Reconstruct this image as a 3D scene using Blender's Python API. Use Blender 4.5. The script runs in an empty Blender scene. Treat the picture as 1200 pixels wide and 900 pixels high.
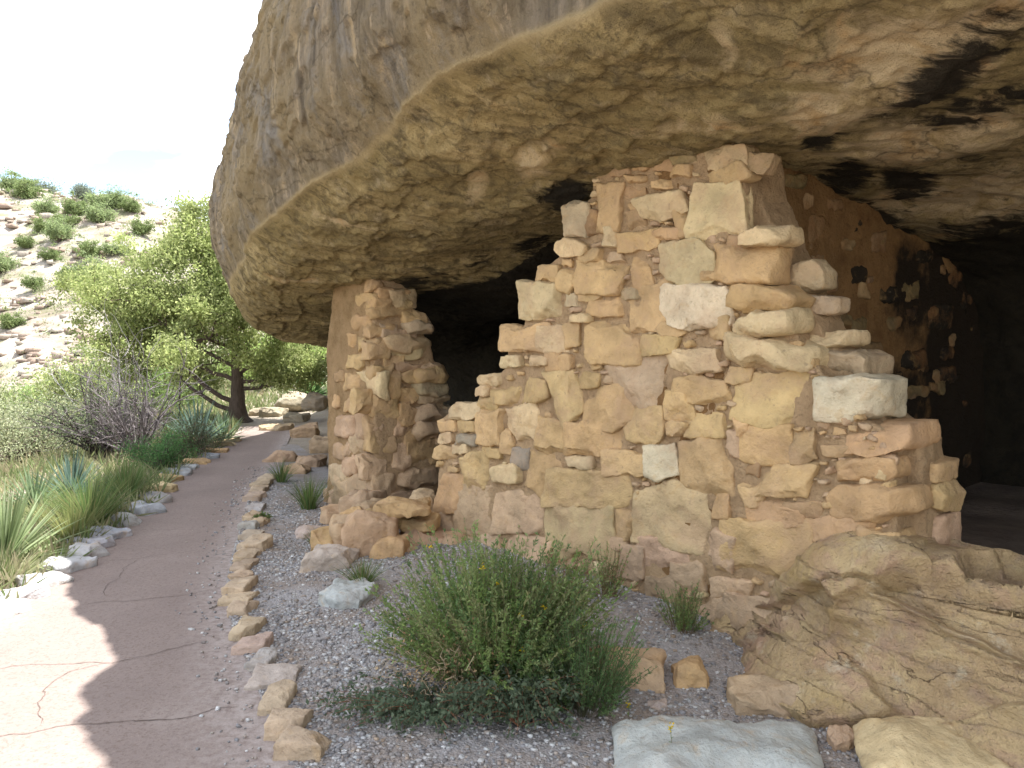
import bpy, math, random
import numpy as np
from mathutils import Vector
sc = bpy.context.scene
COL = sc.collection
R = math.radians

# ------------------------------------------------------------------ camera, sky, sun, exposure
F = 933.0; PITCH = math.atan(50/F); CAMZ = 1.6
cd = bpy.data.cameras.new('camera'); cam = bpy.data.objects.new('camera', cd); COL.objects.link(cam)
cam.location = (0, 0, CAMZ); cam.rotation_euler = (math.pi/2 - PITCH, 0, 0)
cd.sensor_width = 36; cd.lens = 28.0; cd.clip_start = .05; cd.clip_end = 6000
sc.camera = cam
SUN_EL = R(71); SUNH = Vector((.93, .36, 0)).normalized()
sd = bpy.data.lights.new('sun', 'SUN'); sun = bpy.data.objects.new('sun', sd); COL.objects.link(sun)
tosun = Vector((SUNH.x*math.cos(SUN_EL), SUNH.y*math.cos(SUN_EL), math.sin(SUN_EL)))
sun.rotation_euler = tosun.to_track_quat('Z', 'Y').to_euler()
sd.energy = 4.3; sd.angle = R(.53); sd.color = (1, .98, .945)
w = bpy.data.worlds.new('World'); sc.world = w; w.use_nodes = True
nt = w.node_tree; nt.nodes.clear()
sky = nt.nodes.new('ShaderNodeTexSky'); sky.sky_type = 'NISHITA'; sky.sun_disc = False
sky.sun_elevation = SUN_EL; sky.sun_rotation = math.atan2(SUNH.x, SUNH.y)
sky.dust_density = .6; sky.air_density = 1.0
tc = nt.nodes.new('ShaderNodeTexCoord'); mp = nt.nodes.new('ShaderNodeMapping'); mp.inputs['Scale'].default_value = (1.6, 1.6, 4.5)
nz = nt.nodes.new('ShaderNodeTexNoise'); nz.inputs['Scale'].default_value = 1.7; nz.inputs['Detail'].default_value = 7; nz.inputs['Roughness'].default_value = .55
rp = nt.nodes.new('ShaderNodeValToRGB'); rp.color_ramp.elements[0].position = .42; rp.color_ramp.elements[1].position = .60
rp.color_ramp.elements[0].color = (.0, .0, .0, 1)
mx = nt.nodes.new('ShaderNodeMixRGB'); mx.inputs[2].default_value = (9.0, 8.9, 8.8, 1)
bg = nt.nodes.new('ShaderNodeBackground'); out = nt.nodes.new('ShaderNodeOutputWorld')
L = nt.links.new
L(tc.outputs['Generated'], mp.inputs[0]); L(mp.outputs[0], nz.inputs['Vector']); L(nz.outputs['Fac'], rp.inputs[0])
L(rp.outputs[0], mx.inputs[0]); L(sky.outputs[0], mx.inputs[1]); L(mx.outputs[0], bg.inputs[0]); L(bg.outputs[0], out.inputs[0])
bg.inputs[1].default_value = .11
vs = sc.view_settings; vs.view_transform = 'Standard'; vs.look = 'None'; vs.exposure = 1.76; vs.gamma = 1
sc.render.engine = 'CYCLES'
sc.cycles.max_bounces = 8; sc.cycles.diffuse_bounces = 5
sc.cycles.use_denoising = True

# ------------------------------------------------------------------ frames: world <- wall line (s along the wall, d out of it)
E = np.array([.633, -.774]); N = np.array([-.774, -.633]); O0 = np.array([-.53, 6.2])
def SD(s, d, z):
    s, d, z = np.broadcast_arrays(np.asarray(s, float), d, z)
    return np.stack([O0[0]+E[0]*s+N[0]*d, O0[1]+E[1]*s+N[1]*d, z], -1)
def toSD(x, y):
    return (x-O0[0])*E[0]+(y-O0[1])*E[1], (x-O0[0])*N[0]+(y-O0[1])*N[1]
cp, sp = math.cos(PITCH), math.sin(PITCH)
def ray(u, v):
    x = (u-600)/F; zz = (450-v)/F
    return np.array([x, cp+sp*zz, -sp+cp*zz])
def W(u, v, Y):
    r = ray(u, v); return r*(Y/r[1])+np.array([0, 0, CAMZ])
def G(u, v, z=0):
    r = ray(u, v); return r*((z-CAMZ)/r[2])+np.array([0, 0, CAMZ])
def PL(u, v, d=0):          # where the view ray meets the upright plane d: (s, z)
    r = ray(u, v); k = (d+(O0@N))/(r[:2]@N); p = r*k
    return toSD(p[0], p[1])[0], p[2]+CAMZ
def PS(u, v, s):            # the upright plane s: (d, z)
    r = ray(u, v); k = (s+(O0@E))/(r[:2]@E); p = r*k
    return toSD(p[0], p[1])[1], p[2]+CAMZ

# ------------------------------------------------------------------ numpy noise
_r = np.random.RandomState(7); PERM = _r.permutation(512).astype(np.int64); PERM = np.concatenate([PERM, PERM, PERM])
GR = _r.normal(size=(512, 3)); GR /= np.linalg.norm(GR, axis=1)[:, None]
def perlin(p):
    p = np.asarray(p, float); i = np.floor(p).astype(np.int64); f = p-i; i &= 511
    t = f*f*f*(f*(f*6-15)+10); r = 0
    for a in (0, 1):
        for b in (0, 1):
            for c in (0, 1):
                h = PERM[(PERM[(PERM[(i[..., 0]+a) & 511]+i[..., 1]+b) & 511]+i[..., 2]+c) & 511]
                g = GR[h]; dd = (g[..., 0]*(f[..., 0]-a)+g[..., 1]*(f[..., 1]-b)+g[..., 2]*(f[..., 2]-c))
                r = r+dd*(t[..., 0] if a else 1-t[..., 0])*(t[..., 1] if b else 1-t[..., 1])*(t[..., 2] if c else 1-t[..., 2])
    return r*1.6
def fbm(p, o=4, g=.5, ridge=False):
    p = np.asarray(p, float); r = 0; a = 1; tot = 0
    for k in range(o):
        q = perlin(p*2**k+k*17.3); q = 1-2*np.abs(q) if ridge else q
        r = r+a*q; tot += a; a *= g
    return r/tot
def sst(a, b, x):
    t = np.clip((np.asarray(x, float)-a)/(b-a), 0, 1); return t*t*(3-2*t)
def pchip(x, y, xi):
    x = np.asarray(x, float); y = np.asarray(y, float); h = np.diff(x); dl = np.diff(y, axis=0)/h.reshape(-1, *([1]*(y.ndim-1)))
    m = np.zeros_like(y); m[0] = dl[0]; m[-1] = dl[-1]
    a, b = dl[:-1], dl[1:]; s = a*b > 0
    hm = np.where(s, 2*a*b/np.where(s, a+b, 1), 0); m[1:-1] = hm
    k = np.clip(np.searchsorted(x, xi)-1, 0, len(x)-2); t = ((xi-x[k])/h[k]); hh = h[k]
    sh = (-1,)+(1,)*(y.ndim-1); t = t.reshape(sh); hh = hh.reshape(sh)
    return (2*t**3-3*t*t+1)*y[k]+(t**3-2*t*t+t)*hh*m[k]+(-2*t**3+3*t*t)*y[k+1]+(t**3-t*t)*hh*m[k+1]

# ------------------------------------------------------------------ mesh + tagging helpers
def link_mesh(name, V, Fc, mat=None, parent=None, col=None, smooth=True, attrs=None):
    me = bpy.data.meshes.new(name); V = np.asarray(V, np.float32); Fc = np.asarray(Fc, np.int32)
    k = Fc.shape[1]; n = len(Fc)
    me.vertices.add(len(V)); me.vertices.foreach_set('co', V.ravel())
    me.loops.add(n*k); me.loops.foreach_set('vertex_index', Fc.ravel())
    me.polygons.add(n); me.polygons.foreach_set('loop_start', np.arange(0, n*k, k, dtype=np.int32))
    me.polygons.foreach_set('loop_total', np.full(n, k, np.int32))
    me.update(calc_edges=True); me.validate()
    if smooth: me.polygons.foreach_set('use_smooth', np.ones(len(me.polygons), bool))
    if col is not None:
        a = me.color_attributes.new('Col', 'FLOAT_COLOR', 'POINT')
        c = np.ones((len(V), 4), np.float32); c[:, :3] = col; a.data.foreach_set('color', c.ravel())
    for kx, vv in (attrs or {}).items():
        a = me.attributes.new(kx, 'FLOAT', 'POINT'); a.data.foreach_set('value', np.asarray(vv, np.float32).ravel())
    if mat: me.materials.append(mat)
    o = bpy.data.objects.new(name, me); COL.objects.link(o)
    if parent: o.parent = parent
    return o
def tag(o, label=None, cat=None, group=None, kind=None):
    if label: o['label'] = label
    if cat: o['category'] = cat
    if group: o['group'] = group
    if kind: o['kind'] = kind
    return o
def empty(name, loc, label, cat, group=None):
    o = bpy.data.objects.new(name, None); COL.objects.link(o); o.location = loc; o.empty_display_size = .2
    return tag(o, label, cat, group)
def gridF(a, b, wrap=False):
    i, j = np.meshgrid(np.arange(a-1), np.arange(b-1), indexing='ij'); q = (i*b+j).ravel()
    return np.stack([q, q+1, q+b+1, q+b], 1)
class Acc:
    def __init__(s): s.V = []; s.F = []; s.C = []; s.n = 0
    def add(s, V, Fc, c=(1, 1, 1)):
        V = np.asarray(V, float); c = np.asarray(c, float)
        s.V.append(V); s.F.append(np.asarray(Fc)+s.n); s.C.append(np.broadcast_to(c, (len(V), 3))); s.n += len(V)
    def build(s, name, mat, parent=None, smooth=True, origin=None):
        V = np.concatenate(s.V)
        if origin is not None: V = V-np.asarray(origin, float)
        o = link_mesh(name, V, np.concatenate(s.F), mat, parent, np.concatenate(s.C), smooth)
        if origin is not None and parent is None: o.location = origin
        return o
_cube = {}
def cube(n):
    if n in _cube: return _cube[n]
    t = np.linspace(-1, 1, n+1); a, b = np.meshgrid(t, t, indexing='ij'); a = a.ravel(); b = b.ravel(); o = np.ones_like(a)
    P = []; Fc = []; g = gridF(n+1, n+1); k = len(a)
    for ax, sg in ((0, 1), (0, -1), (1, 1), (1, -1), (2, 1), (2, -1)):
        q = np.zeros((k, 3)); q[:, ax] = sg; q[:, (ax+1) % 3] = a; q[:, (ax+2) % 3] = b*sg
        Fc.append(g[:, ::-1]+k*len(P)); P.append(q)
    P = np.concatenate(P); Fc = np.concatenate(Fc)
    key = np.round(P*n*4).astype(int); u, inv = np.unique(key, axis=0, return_inverse=True); inv = inv.ravel()
    V = np.zeros((len(u), 3)); V[inv] = P
    # n*4 rounding keeps vertices exact
    Fc = inv[Fc]; _cube[n] = (V, Fc[:, ::-1]); return _cube[n]
def stone(poly, c0, c1, seed, n=10, k=5, cuts=5, rough=.035, tilt=(0, 0)):
    """rounded, chipped block: outline poly (a,b), from c0 to c1; returns local a,b,c"""
    rs = np.random.RandomState(seed); P, Fc = cube(n); poly = np.asarray(poly, float)
    ct = poly.mean(0); q = poly-ct; th = np.arctan2(P[:, 1], P[:, 0]); m = np.maximum(abs(P[:, 0]), abs(P[:, 1]))
    dx, dy = np.cos(th), np.sin(th); rr = np.full(len(P), 1e9)
    for i in range(len(q)):
        p0 = q[i]; e = q[(i+1) % len(q)]-p0; den = dx*e[1]-dy*e[0]
        den = np.where(abs(den) < 1e-9, 1e-9, den)
        t = (p0[0]*e[1]-p0[1]*e[0])/den; uu = (p0[0]*dy-p0[1]*dx)/den
        ok = (t > 0) & (uu >= -1e-6) & (uu <= 1+1e-6); rr = np.where(ok & (t < rr), t, rr)
    rr = np.where(rr > 1e8, abs(q).mean(), rr); rr = np.minimum(rr, 2.2*np.median(rr))
    z = P[:, 2]; sc_ = (m**k+abs(z)**k)**(-1/k)
    B = np.stack([dx*m*sc_, dy*m*sc_, z*sc_], 1)
    for _ in range(cuts):
        nn = rs.normal(size=3); nn[2] = abs(nn[2])*1.3; nn /= np.linalg.norm(nn); dd = rs.uniform(.62, .95)*(abs(nn).sum()*.5+.42)
        o = B@nn-dd; B = B-np.maximum(o, 0)[:, None]*nn*.95
    sz = math.sqrt(abs(rr).mean()**2)
    B[:, 2] = B[:, 2]*(1+.0)
    V = np.stack([B[:, 0]*rr, B[:, 1]*rr, (c0+c1)/2+B[:, 2]*(c1-c0)/2], 1)
    V[:, 2] += (V[:, 0]*tilt[0]+V[:, 1]*tilt[1])*(B[:, 2] > 0)
    off = rs.uniform(0, 200, 3); fs = 1/max(sz, .02)
    for ax in range(3):
        V[:, ax] += sz*rough*4*perlin(V*fs*1.3+off+ax*31)+sz*rough*1.7*perlin(V*fs*4+off-ax*13)+sz*rough*.8*perlin(V*fs*9+off+ax*7)
    V[:, 0] += ct[0]; V[:, 1] += ct[1]
    return V, Fc
def rpoly(cx, cy, w_, h_, rot, rs, jit=.17, k=None):
    k = k or rs.choice([4, 5, 5, 6]); 
    if k == 4: a = np.array([[-1, -1], [1, -1], [1, 1], [-1, 1]], float)
    elif k == 5: a = np.array([[-1, -.9], [.3, -1.05], [1, -.7], [.95, .95], [-.9, 1]], float)
    else: a = np.array([[-1, -.55], [-.3, -1.05], [.9, -.95], [1.05, .3], [.6, 1], [-.9, .95]], float)
    if rs.rand() < .5: a[:, 0] *= -1; a = a[::-1]
    if rs.rand() < .5: a[:, 1] *= -1; a = a[::-1]
    a = a+rs.uniform(-jit, jit, a.shape); a *= [w_/2, h_/2]
    c, s_ = math.cos(R(rot)), math.sin(R(rot)); return np.stack([cx+a[:, 0]*c-a[:, 1]*s_, cy+a[:, 0]*s_+a[:, 1]*c], 1)
def remeshed(V, Fc, voxel):
    """voxel-remeshed copy of a closed polyhedron given as verts + list of n-gons -> arrays"""
    me = bpy.data.meshes.new('tmp'); me.from_pydata([tuple(v) for v in V], [], [tuple(f) for f in Fc]); me.update()
    o = bpy.data.objects.new('tmp', me); COL.objects.link(o)
    m = o.modifiers.new('r', 'REMESH'); m.mode = 'VOXEL'; m.voxel_size = voxel
    dg = bpy.context.evaluated_depsgraph_get(); dg.update(); e = o.evaluated_get(dg); mm = e.to_mesh()
    n = len(mm.vertices); X = np.zeros(n*3); mm.vertices.foreach_get('co', X)
    nl = len(mm.loops); li = np.zeros(nl, np.int32); mm.loops.foreach_get('vertex_index', li)
    lt = np.zeros(len(mm.polygons), np.int32); mm.polygons.foreach_get('loop_total', lt)
    assert (lt == 4).all(); e.to_mesh_clear()
    bpy.data.objects.remove(o); bpy.data.meshes.remove(me)
    return X.reshape(-1, 3), li.reshape(-1, 4)
def vnormals(V, Fc):
    a = V[Fc[:, 2]]-V[Fc[:, 0]]; b = V[Fc[:, 3]]-V[Fc[:, 1]]; n = np.cross(a, b); r = np.zeros_like(V)
    for i in range(4): np.add.at(r, Fc[:, i], n)
    return r/np.maximum(np.linalg.norm(r, axis=1), 1e-12)[:, None]
def relax(V, Fc, it=3):
    for _ in range(it):
        s_ = np.zeros_like(V); c = np.zeros(len(V))
        for a, b in ((0, 1), (1, 2), (2, 3), (3, 0)):
            np.add.at(s_, Fc[:, a], V[Fc[:, b]]); np.add.at(s_, Fc[:, b], V[Fc[:, a]])
            np.add.at(c, Fc[:, a], 1); np.add.at(c, Fc[:, b], 1)
        V = V*.4+.6*s_/c[:, None]
    return V
def tube(acc, pts, rad, c, k=6, cap=True):
    pts = np.asarray(pts, float); m = len(pts); rad = np.broadcast_to(rad, (m,))
    t = np.gradient(pts, axis=0); t /= np.linalg.norm(t, axis=1)[:, None]+1e-9
    up = np.where(abs(t[:, 2:3]) > .9, np.array([[1., 0, 0]]), np.array([[0, 0, 1.]])); a = np.cross(t, up); a /= np.linalg.norm(a, axis=1)[:, None]+1e-9; b = np.cross(t, a)
    th = np.arange(k)/k*2*math.pi
    V = (pts[:, None]+rad[:, None, None]*(np.cos(th)[None, :, None]*a[:, None]+np.sin(th)[None, :, None]*b[:, None])).reshape(-1, 3)
    i, j = np.meshgrid(np.arange(m-1), np.arange(k), indexing='ij'); i = i.ravel(); j = j.ravel(); j2 = (j+1) % k
    acc.add(V, np.stack([i*k+j, i*k+j2, (i+1)*k+j2, (i+1)*k+j], 1), c)

# ------------------------------------------------------------------ materials
class NB:
    def __init__(s, name, rough=.95, spec=.15):
        s.m = bpy.data.materials.new(name); s.m.use_nodes = True; s.t = s.m.node_tree; s.b = s.t.nodes['Principled BSDF']
        s.b.inputs['Roughness'].default_value = rough; s.b.inputs['Specular IOR Level'].default_value = spec
        s.pos = s.n('ShaderNodeNewGeometry').outputs['Position']
    def n(s, t): return s.t.nodes.new(t)
    def l(s, a, b): s.t.links.new(a, b)
    def map(s, scale=(1, 1, 1), rot=(0, 0, 0), src=None):
        m = s.n('ShaderNodeMapping'); m.vector_type = 'TEXTURE' if False else 'POINT'
        m.inputs['Rotation'].default_value = rot; m.inputs['Scale'].default_value = scale; s.l(src or s.pos, m.inputs[0]); return m.outputs[0]
    def noise(s, scale, det=5, rough=.6, vec=None, dist=0, o='Fac'):
        x = s.n('ShaderNodeTexNoise'); x.inputs['Scale'].default_value = scale; x.inputs['Detail'].default_value = det
        x.inputs['Roughness'].default_value = rough; x.inputs['Distortion'].default_value = dist; s.l(vec or s.pos, x.inputs['Vector']); return x.outputs[o]
    def vor(s, scale, vec=None, feat='DISTANCE_TO_EDGE', o='Distance'):
        x = s.n('ShaderNodeTexVoronoi'); x.feature = feat; x.inputs['Scale'].default_value = scale; s.l(vec or s.pos, x.inputs['Vector']); return x.outputs[o]
    def ramp(s, src, *st):
        r = s.n('ShaderNodeValToRGB'); e = r.color_ramp.elements
        while len(e) < len(st): e.new(.5)
        for q, (p, c) in zip(e, st):
            q.position = p; q.color = (*c, 1) if not isinstance(c, (int, float)) else (c, c, c, 1)
        s.l(src, r.inputs[0]); return r.outputs[0]
    def mix(s, f, a, b, mode='MIX'):
        m = s.n('ShaderNodeMixRGB'); m.blend_type = mode
        for i, q in enumerate((f, a, b)):
            if isinstance(q, (int, float)): m.inputs[i].default_value = q if i == 0 else (q, q, q, 1)
            elif isinstance(q, tuple): m.inputs[i].default_value = (*q, 1)
            else: s.l(q, m.inputs[i])
        return m.outputs[0]
    def math(s, op, a, b=0, c=0):
        m = s.n('ShaderNodeMath'); m.operation = op
        for i, q in enumerate((a, b, c)):
            if isinstance(q, (int, float)): m.inputs[i].default_value = q
            else: s.l(q, m.inputs[i])
        return m.outputs[0]
    def attr(s, name, o='Color'):
        a = s.n('ShaderNodeAttribute'); a.attribute_name = name; return a.outputs[o]
    def bump(s, h, dist=.01, st=1.0, prev=None):
        b = s.n('ShaderNodeBump'); b.inputs['Distance'].default_value = dist; b.inputs['Strength'].default_value = st; s.l(h, b.inputs['Height'])
        if prev: s.l(prev, b.inputs['Normal'])
        return b.outputs[0]
    def out(s, c, nrm=None):
        s.l(c, s.b.inputs['Base Color'])
        if nrm: s.l(nrm, s.b.inputs['Normal'])
        return s.m
def m_stone(name='stone', smear=.5, smc=(.43, .285, .175), crack=.5, bd=.012):
    b = NB(name); c = b.attr('Col')
    n1 = b.noise(5, 6, .65); n2 = b.noise(28, 5, .7); n3 = b.noise(11, 4, .6, dist=.6)
    c = b.mix(1, c, b.ramp(n1, (.3, .70), (.52, 1.0), (.72, 1.22)), 'MULTIPLY')
    c = b.mix(b.ramp(n3, (.55, 0.), (.7, .35)), c, (.46, .29, .12))
    c = b.mix(b.ramp(n2, (.3, .5), (.42, 0.)), c, (.2, .15, .1))
    if smear:
        c = b.mix(b.math('MULTIPLY', b.ramp(b.noise(3.3, 6, .7, dist=.3), (.47, 0.), (.62, 1.)), smear), c, smc)
    v = b.vor(9, b.noise(3, 3, .5, o='Color'))
    nn = b.bump(n1, .05, .6); nn = b.bump(n2, bd, .8, nn); nn = b.bump(b.noise(90, 3, .6), .004, .8, nn)
    return b.out(c, nn)
def m_mud(name='mud', col=(.50, .345, .20), dark=(.37, .245, .135), soot_shade=False):
    b = NB(name)
    c = b.ramp(b.noise(6, 6, .7), (.3, dark), (.5, col), (.72, tuple(x*1.22 for x in col)))
    c = b.mix(b.ramp(b.noise(40, 4, .6), (.3, .45), (.42, 0.)), c, tuple(x*.5 for x in dark))
    if soot_shade:
        a = b.attr('soot_shade', 'Fac'); t = b.math('ADD', a, b.math('MULTIPLY', b.math('SUBTRACT', b.noise(4, 5, .65), .5), 1.6))
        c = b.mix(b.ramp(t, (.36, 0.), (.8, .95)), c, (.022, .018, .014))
    nn = b.bump(b.noise(14, 6, .75), .05, .9); nn = b.bump(b.noise(50, 5, .75), .016, 1., nn)
    return b.out(c, nn)
ANG = math.atan2(.774, .633)
def m_cliff():
    b = NB('cliff_rock')
    al = b.map((1, 1, 1), (0, 0, ANG))
    st = b.map((.55, 3.6, 2.2), (0, 0, ANG+R(38)))          # drawn-out flow streaks under the overhang
    vt = b.map((4.2, 4.2, .45), (0, 0, ANG))                # rain streaks on the face
    ns = b.noise(2.0, 8, .68, st, .5); nb = b.noise(1.4, 6, .62, dist=.4); nf = b.noise(16, 6, .7); ng = b.noise(2.6, 7, .65, al, 1.0)
    under = b.ramp(ns, (.33, (.19, .14, .065)), (.45, (.35, .265, .125)), (.56, (.46, .35, .17)), (.68, (.60, .46, .25)))
    under = b.mix(b.ramp(nb, (.40, .65), (.56, 0.)), under, (.29, .225, .105))
    under = b.mix(b.ramp(b.noise(6, 7, .75, dist=.4), (.42, .55), (.52, 0.), (.62, 0.)), under, (.13, .10, .055))
    under = b.mix(b.ramp(b.noise(5, 7, .75, al, .6), (.54, 0.), (.66, .6)), under, (.46, .37, .23))
    under = b.mix(b.ramp(nf, (.34, .65), (.46, 0.)), under, (.09, .068, .04))
    yel = b.attr('yel', 'Fac'); yt = b.math('ADD', yel, b.math('MULTIPLY', b.math('SUBTRACT', ng, .5), 1.5))
    under = b.mix(b.ramp(yt, (.36, 0.), (.62, .95)), under, b.ramp(ng, (.35, (.58, .41, .20)), (.5, (.68, .54, .34)), (.66, (.52, .34, .16))))
    nv = b.noise(2.0, 7, .65, vt, .3); 
    face = b.ramp(nv, (.34, (.10, .08, .06)), (.46, (.19, .155, .11)), (.56, (.27, .22, .16)), (.68, (.46, .35, .21)))
    face = b.mix(b.ramp(b.noise(1.1, 6, .65), (.38, 0.), (.58, .8)), face, (.29, .22, .12))
    face = b.mix(b.ramp(b.noise(1.7, 7, .7, dist=.4), (.54, 0.), (.66, .55)), face, (.27, .265, .26))
    face = b.mix(b.ramp(b.noise(4, 7, .7, vt), (.58, 0.), (.68, .7)), face, (.46, .36, .24))
    face = b.mix(b.ramp(nf, (.32, .6), (.45, 0.)), face, (.07, .055, .04))
    c = b.mix(b.attr('face', 'Fac'), under, face)
    ck = b.math('ADD', b.vor(1.1, b.mix(.35, b.map((.7, 1.5, 1.4), (0, 0, ANG+R(25))), b.noise(2.2, 5, .65, o='Color'))), 0.0); c = b.mix(b.ramp(ck, (.0, .6), (.006, .25), (.014, 0.)), c, (.08, .06, .035))
    c = b.mix(b.attr('rim', 'Fac'), c, (.42, .32, .17))
    a = b.attr('soot_shade', 'Fac'); so = b.noise(3.2, 8, .72, b.map((.8, 2.4, 2), (0, 0, ANG+R(10))), .8)
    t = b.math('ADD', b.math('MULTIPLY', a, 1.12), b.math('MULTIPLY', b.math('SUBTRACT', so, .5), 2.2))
    c = b.mix(b.ramp(t, (.36, 0.), (.50, .55), (.66, .95)), c, (.016, .014, .012))  # real stains and painted interior shade share this black
    nn = b.bump(ns, .05, .8); nn = b.bump(nb, .06, .5, nn); nn = b.bump(nf, .045, 1., nn); nn = b.bump(b.noise(6, 7, .75, dist=.4), .025, .7, nn); nn = b.bump(b.noise(60, 5, .75), .012, 1., nn)
    return b.out(c, nn)
def m_leaf(name, trans=.35):
    b = NB(name, .7, .25); c = b.attr('Col'); c = b.mix(1, c, b.ramp(b.noise(3, 3, .6), (.3, .75), (.7, 1.25)), 'MULTIPLY')
    b.l(c, b.b.inputs['Base Color']); t = b.n('ShaderNodeBsdfTranslucent'); b.l(c, t.inputs[0]); m = b.n('ShaderNodeMixShader'); m.inputs[0].default_value = trans
    o = b.t.nodes['Material Output']; b.l(b.b.outputs[0], m.inputs[1]); b.l(t.outputs[0], m.inputs[2]); b.l(m.outputs[0], o.inputs[0]); return b.m
def m_bark(name='bark'):
    b = NB(name); c = b.mix(1, b.attr('Col'), b.ramp(b.noise(9, 6, .7, b.map((3, 3, .6))), (.3, .55), (.7, 1.35)), 'MULTIPLY')
    return b.out(c, b.bump(b.noise(14, 5, .7, b.map((3, 3, .5))), .02, .9))
M_STONE = m_stone(); M_CLEAN = m_stone('edging_stone', .25, (.3, .22, .16)); M_MUD = m_mud(); M_CLIFF = m_cliff()
M_LEAF = m_leaf('leaf', .48); M_BARK = m_bark(); M_STEM = m_leaf('stem', .15)
def m_ledge():
    b = NB('bedrock'); n1 = b.noise(2.6, 7, .65, b.map((1, 1, 2.0), (0, 0, ANG)), .5); n2 = b.noise(17, 6, .7)
    c = b.ramp(n1, (.32, (.30, .21, .12)), (.46, (.42, .30, .165)), (.58, (.50, .37, .20)), (.74, (.57, .46, .29)))
    c = b.mix(b.ramp(b.noise(4, 6, .65, dist=.5), (.52, 0.), (.68, .75)), c, (.43, .27, .19))
    c = b.mix(b.ramp(b.noise(1.7, 5, .6), (.56, 0.), (.7, .6)), c, (.46, .33, .13))
    c = b.mix(b.ramp(n2, (.3, .5), (.42, 0.)), c, (.2, .13, .09))
    rc = b.noise(1.3, 5, .55, b.map((.8, 1.2, 2.6), (R(15), 0, ANG)), .6); cm = b.ramp(rc, (.494, 0.), (.5, .8), (.506, 0.)); cm = b.math('MULTIPLY', cm, b.ramp(b.noise(1.9, 3, .5), (.45, 0.), (.55, 1.))); c = b.mix(cm, c, (.16, .10, .06)); c = b.mix(b.ramp(b.noise(9, 7, .75, dist=.5), (.50, 0.), (.60, .35)), c, (.30, .22, .17)); c = b.mix(b.ramp(b.noise(7, 7, .7), (.60, 0.), (.70, .6)), c, (.60, .52, .38))
    nn = b.bump(n1, .09, .8); nn = b.bump(cm, -.03, 1., nn); nn = b.bump(n2, .03, 1., nn); nn = b.bump(b.noise(8, 6, .7), .04, .8, nn); nn = b.bump(b.noise(80, 4, .6), .005, .8, nn); return b.out(c, nn)
M_LEDGE = m_ledge()
def m_ground():
    b = NB('dirt'); n = b.noise(1.2, 7, .65); n2 = b.noise(30, 5, .7)
    c = b.ramp(n, (.3, (.22, .18, .13)), (.5, (.30, .25, .19)), (.7, (.36, .31, .25)))
    c = b.mix(b.ramp(n2, (.45, 0.), (.62, .5)), c, (.36, .33, .29))
    # the hillside opposite: pale limestone ledges with thin grass
    rk = b.ramp(b.noise(.5, 8, .7, b.map((.35, .35, 2.4)), .5), (.36, (.18, .145, .115)), (.5, (.29, .25, .21)), (.64, (.36, .33, .29)))
    rk = b.mix(b.ramp(b.noise(.42, 7, .75), (.50, 0.), (.60, .7)), rk, (.15, .155, .08))
    f = b.attr('far', 'Fac'); c = b.mix(f, c, rk)
    nn = b.bump(n2, .02, .8); nn = b.bump(b.noise(1.2, 6, .7), .25, .5, nn); return b.out(c, nn)
def m_path():
    b = NB('path_concrete', .9, .2)
    c = b.ramp(b.noise(1.1, 6, .6), (.3, (.205, .160, .140)), (.6, (.245, .195, .170)), (.75, (.29, .24, .21)))
    c = b.mix(b.ramp(b.noise(60, 5, .7), (.36, .5), (.5, 0.)), c, (.13, .085, .065))
    c = b.mix(b.ramp(b.noise(140, 3, .7), (.6, 0.), (.72, .5)), c, (.4, .32, .27))
    c = b.mix(b.math('MULTIPLY', b.attr('dust', 'Fac'), b.ramp(b.noise(24, 7, .75), (.4, .1), (.6, 1.))), c, (.38, .33, .30))
    nn = b.bump(b.noise(70, 5, .7), .006, .7); nn = b.bump(b.noise(3, 5, .6), .02, .5, nn); return b.out(c, nn)
def m_gravel():
    b = NB('gravel'); v = b.vor(95, feat='F1', o='Color'); d = b.vor(95, feat='F1')
    c = b.mix(.75, b.ramp(v, (.1, (.17, .16, .155)), (.5, (.33, .32, .315)), (.9, (.52, .51, .50))), (.32, .30, .29))
    c = b.mix(b.ramp(b.noise(1.7, 6, .7), (.42, 0.), (.6, .95)), c, (.27, .225, .19))
    nn = b.bump(d, -.01, .8); nn = b.bump(b.noise(6, 6, .7), .03, .7, nn); return b.out(c, nn)
M_GROUND = m_ground(); M_PATH = m_path(); M_GRAVEL = m_gravel()
def m_dark():
    b = NB('dark_crack'); return b.out(b.ramp(b.noise(20, 4), (.3, (.08, .06, .05)), (.7, (.17, .13, .11))))
M_CRACK = m_dark()

# ------------------------------------------------------------------ ground
LEFT = np.array([G(*p)[:2] for p in [(292, 499), (277, 517), (262, 530), (240, 546), (218, 562), (200, 578), (190, 594), (162, 618), (120, 648), (90, 668), (62, 690), (30, 713), (-10, 738), (-80, 775), (-260, 850)]])
RIGHT = np.array([G(*p)[:2] for p in [(345, 501), (335, 512), (318, 545), (303, 562), (290, 580), (284, 600), (278, 620), (272, 640), (267, 660), (262, 680), (260, 700), (262, 715), (268, 740), (276, 760), (285, 780), (293, 800), (300, 820), (310, 850), (322, 880), (332, 905)]])
LEFT = np.vstack([LEFT, [[-2.9, 1.0], [-2.2, -3]]]); RIGHT = np.vstack([RIGHT, [[-.45, 1.2], [.3, -3]]])
def resamp(P, n):
    t = np.r_[0, np.cumsum(np.linalg.norm(np.diff(P, axis=0), axis=1))]; t /= t[-1]
    # sample by y so both edges keep step
    ti = np.linspace(0, 1, n); return np.stack([np.interp(ti, t, P[:, k]) for k in (0, 1)], 1)
def leftx(y):   # x of the path's left edge at y
    o = np.argsort(LEFT[:, 1]); return np.interp(y, LEFT[o, 1], LEFT[o, 0])
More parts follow.
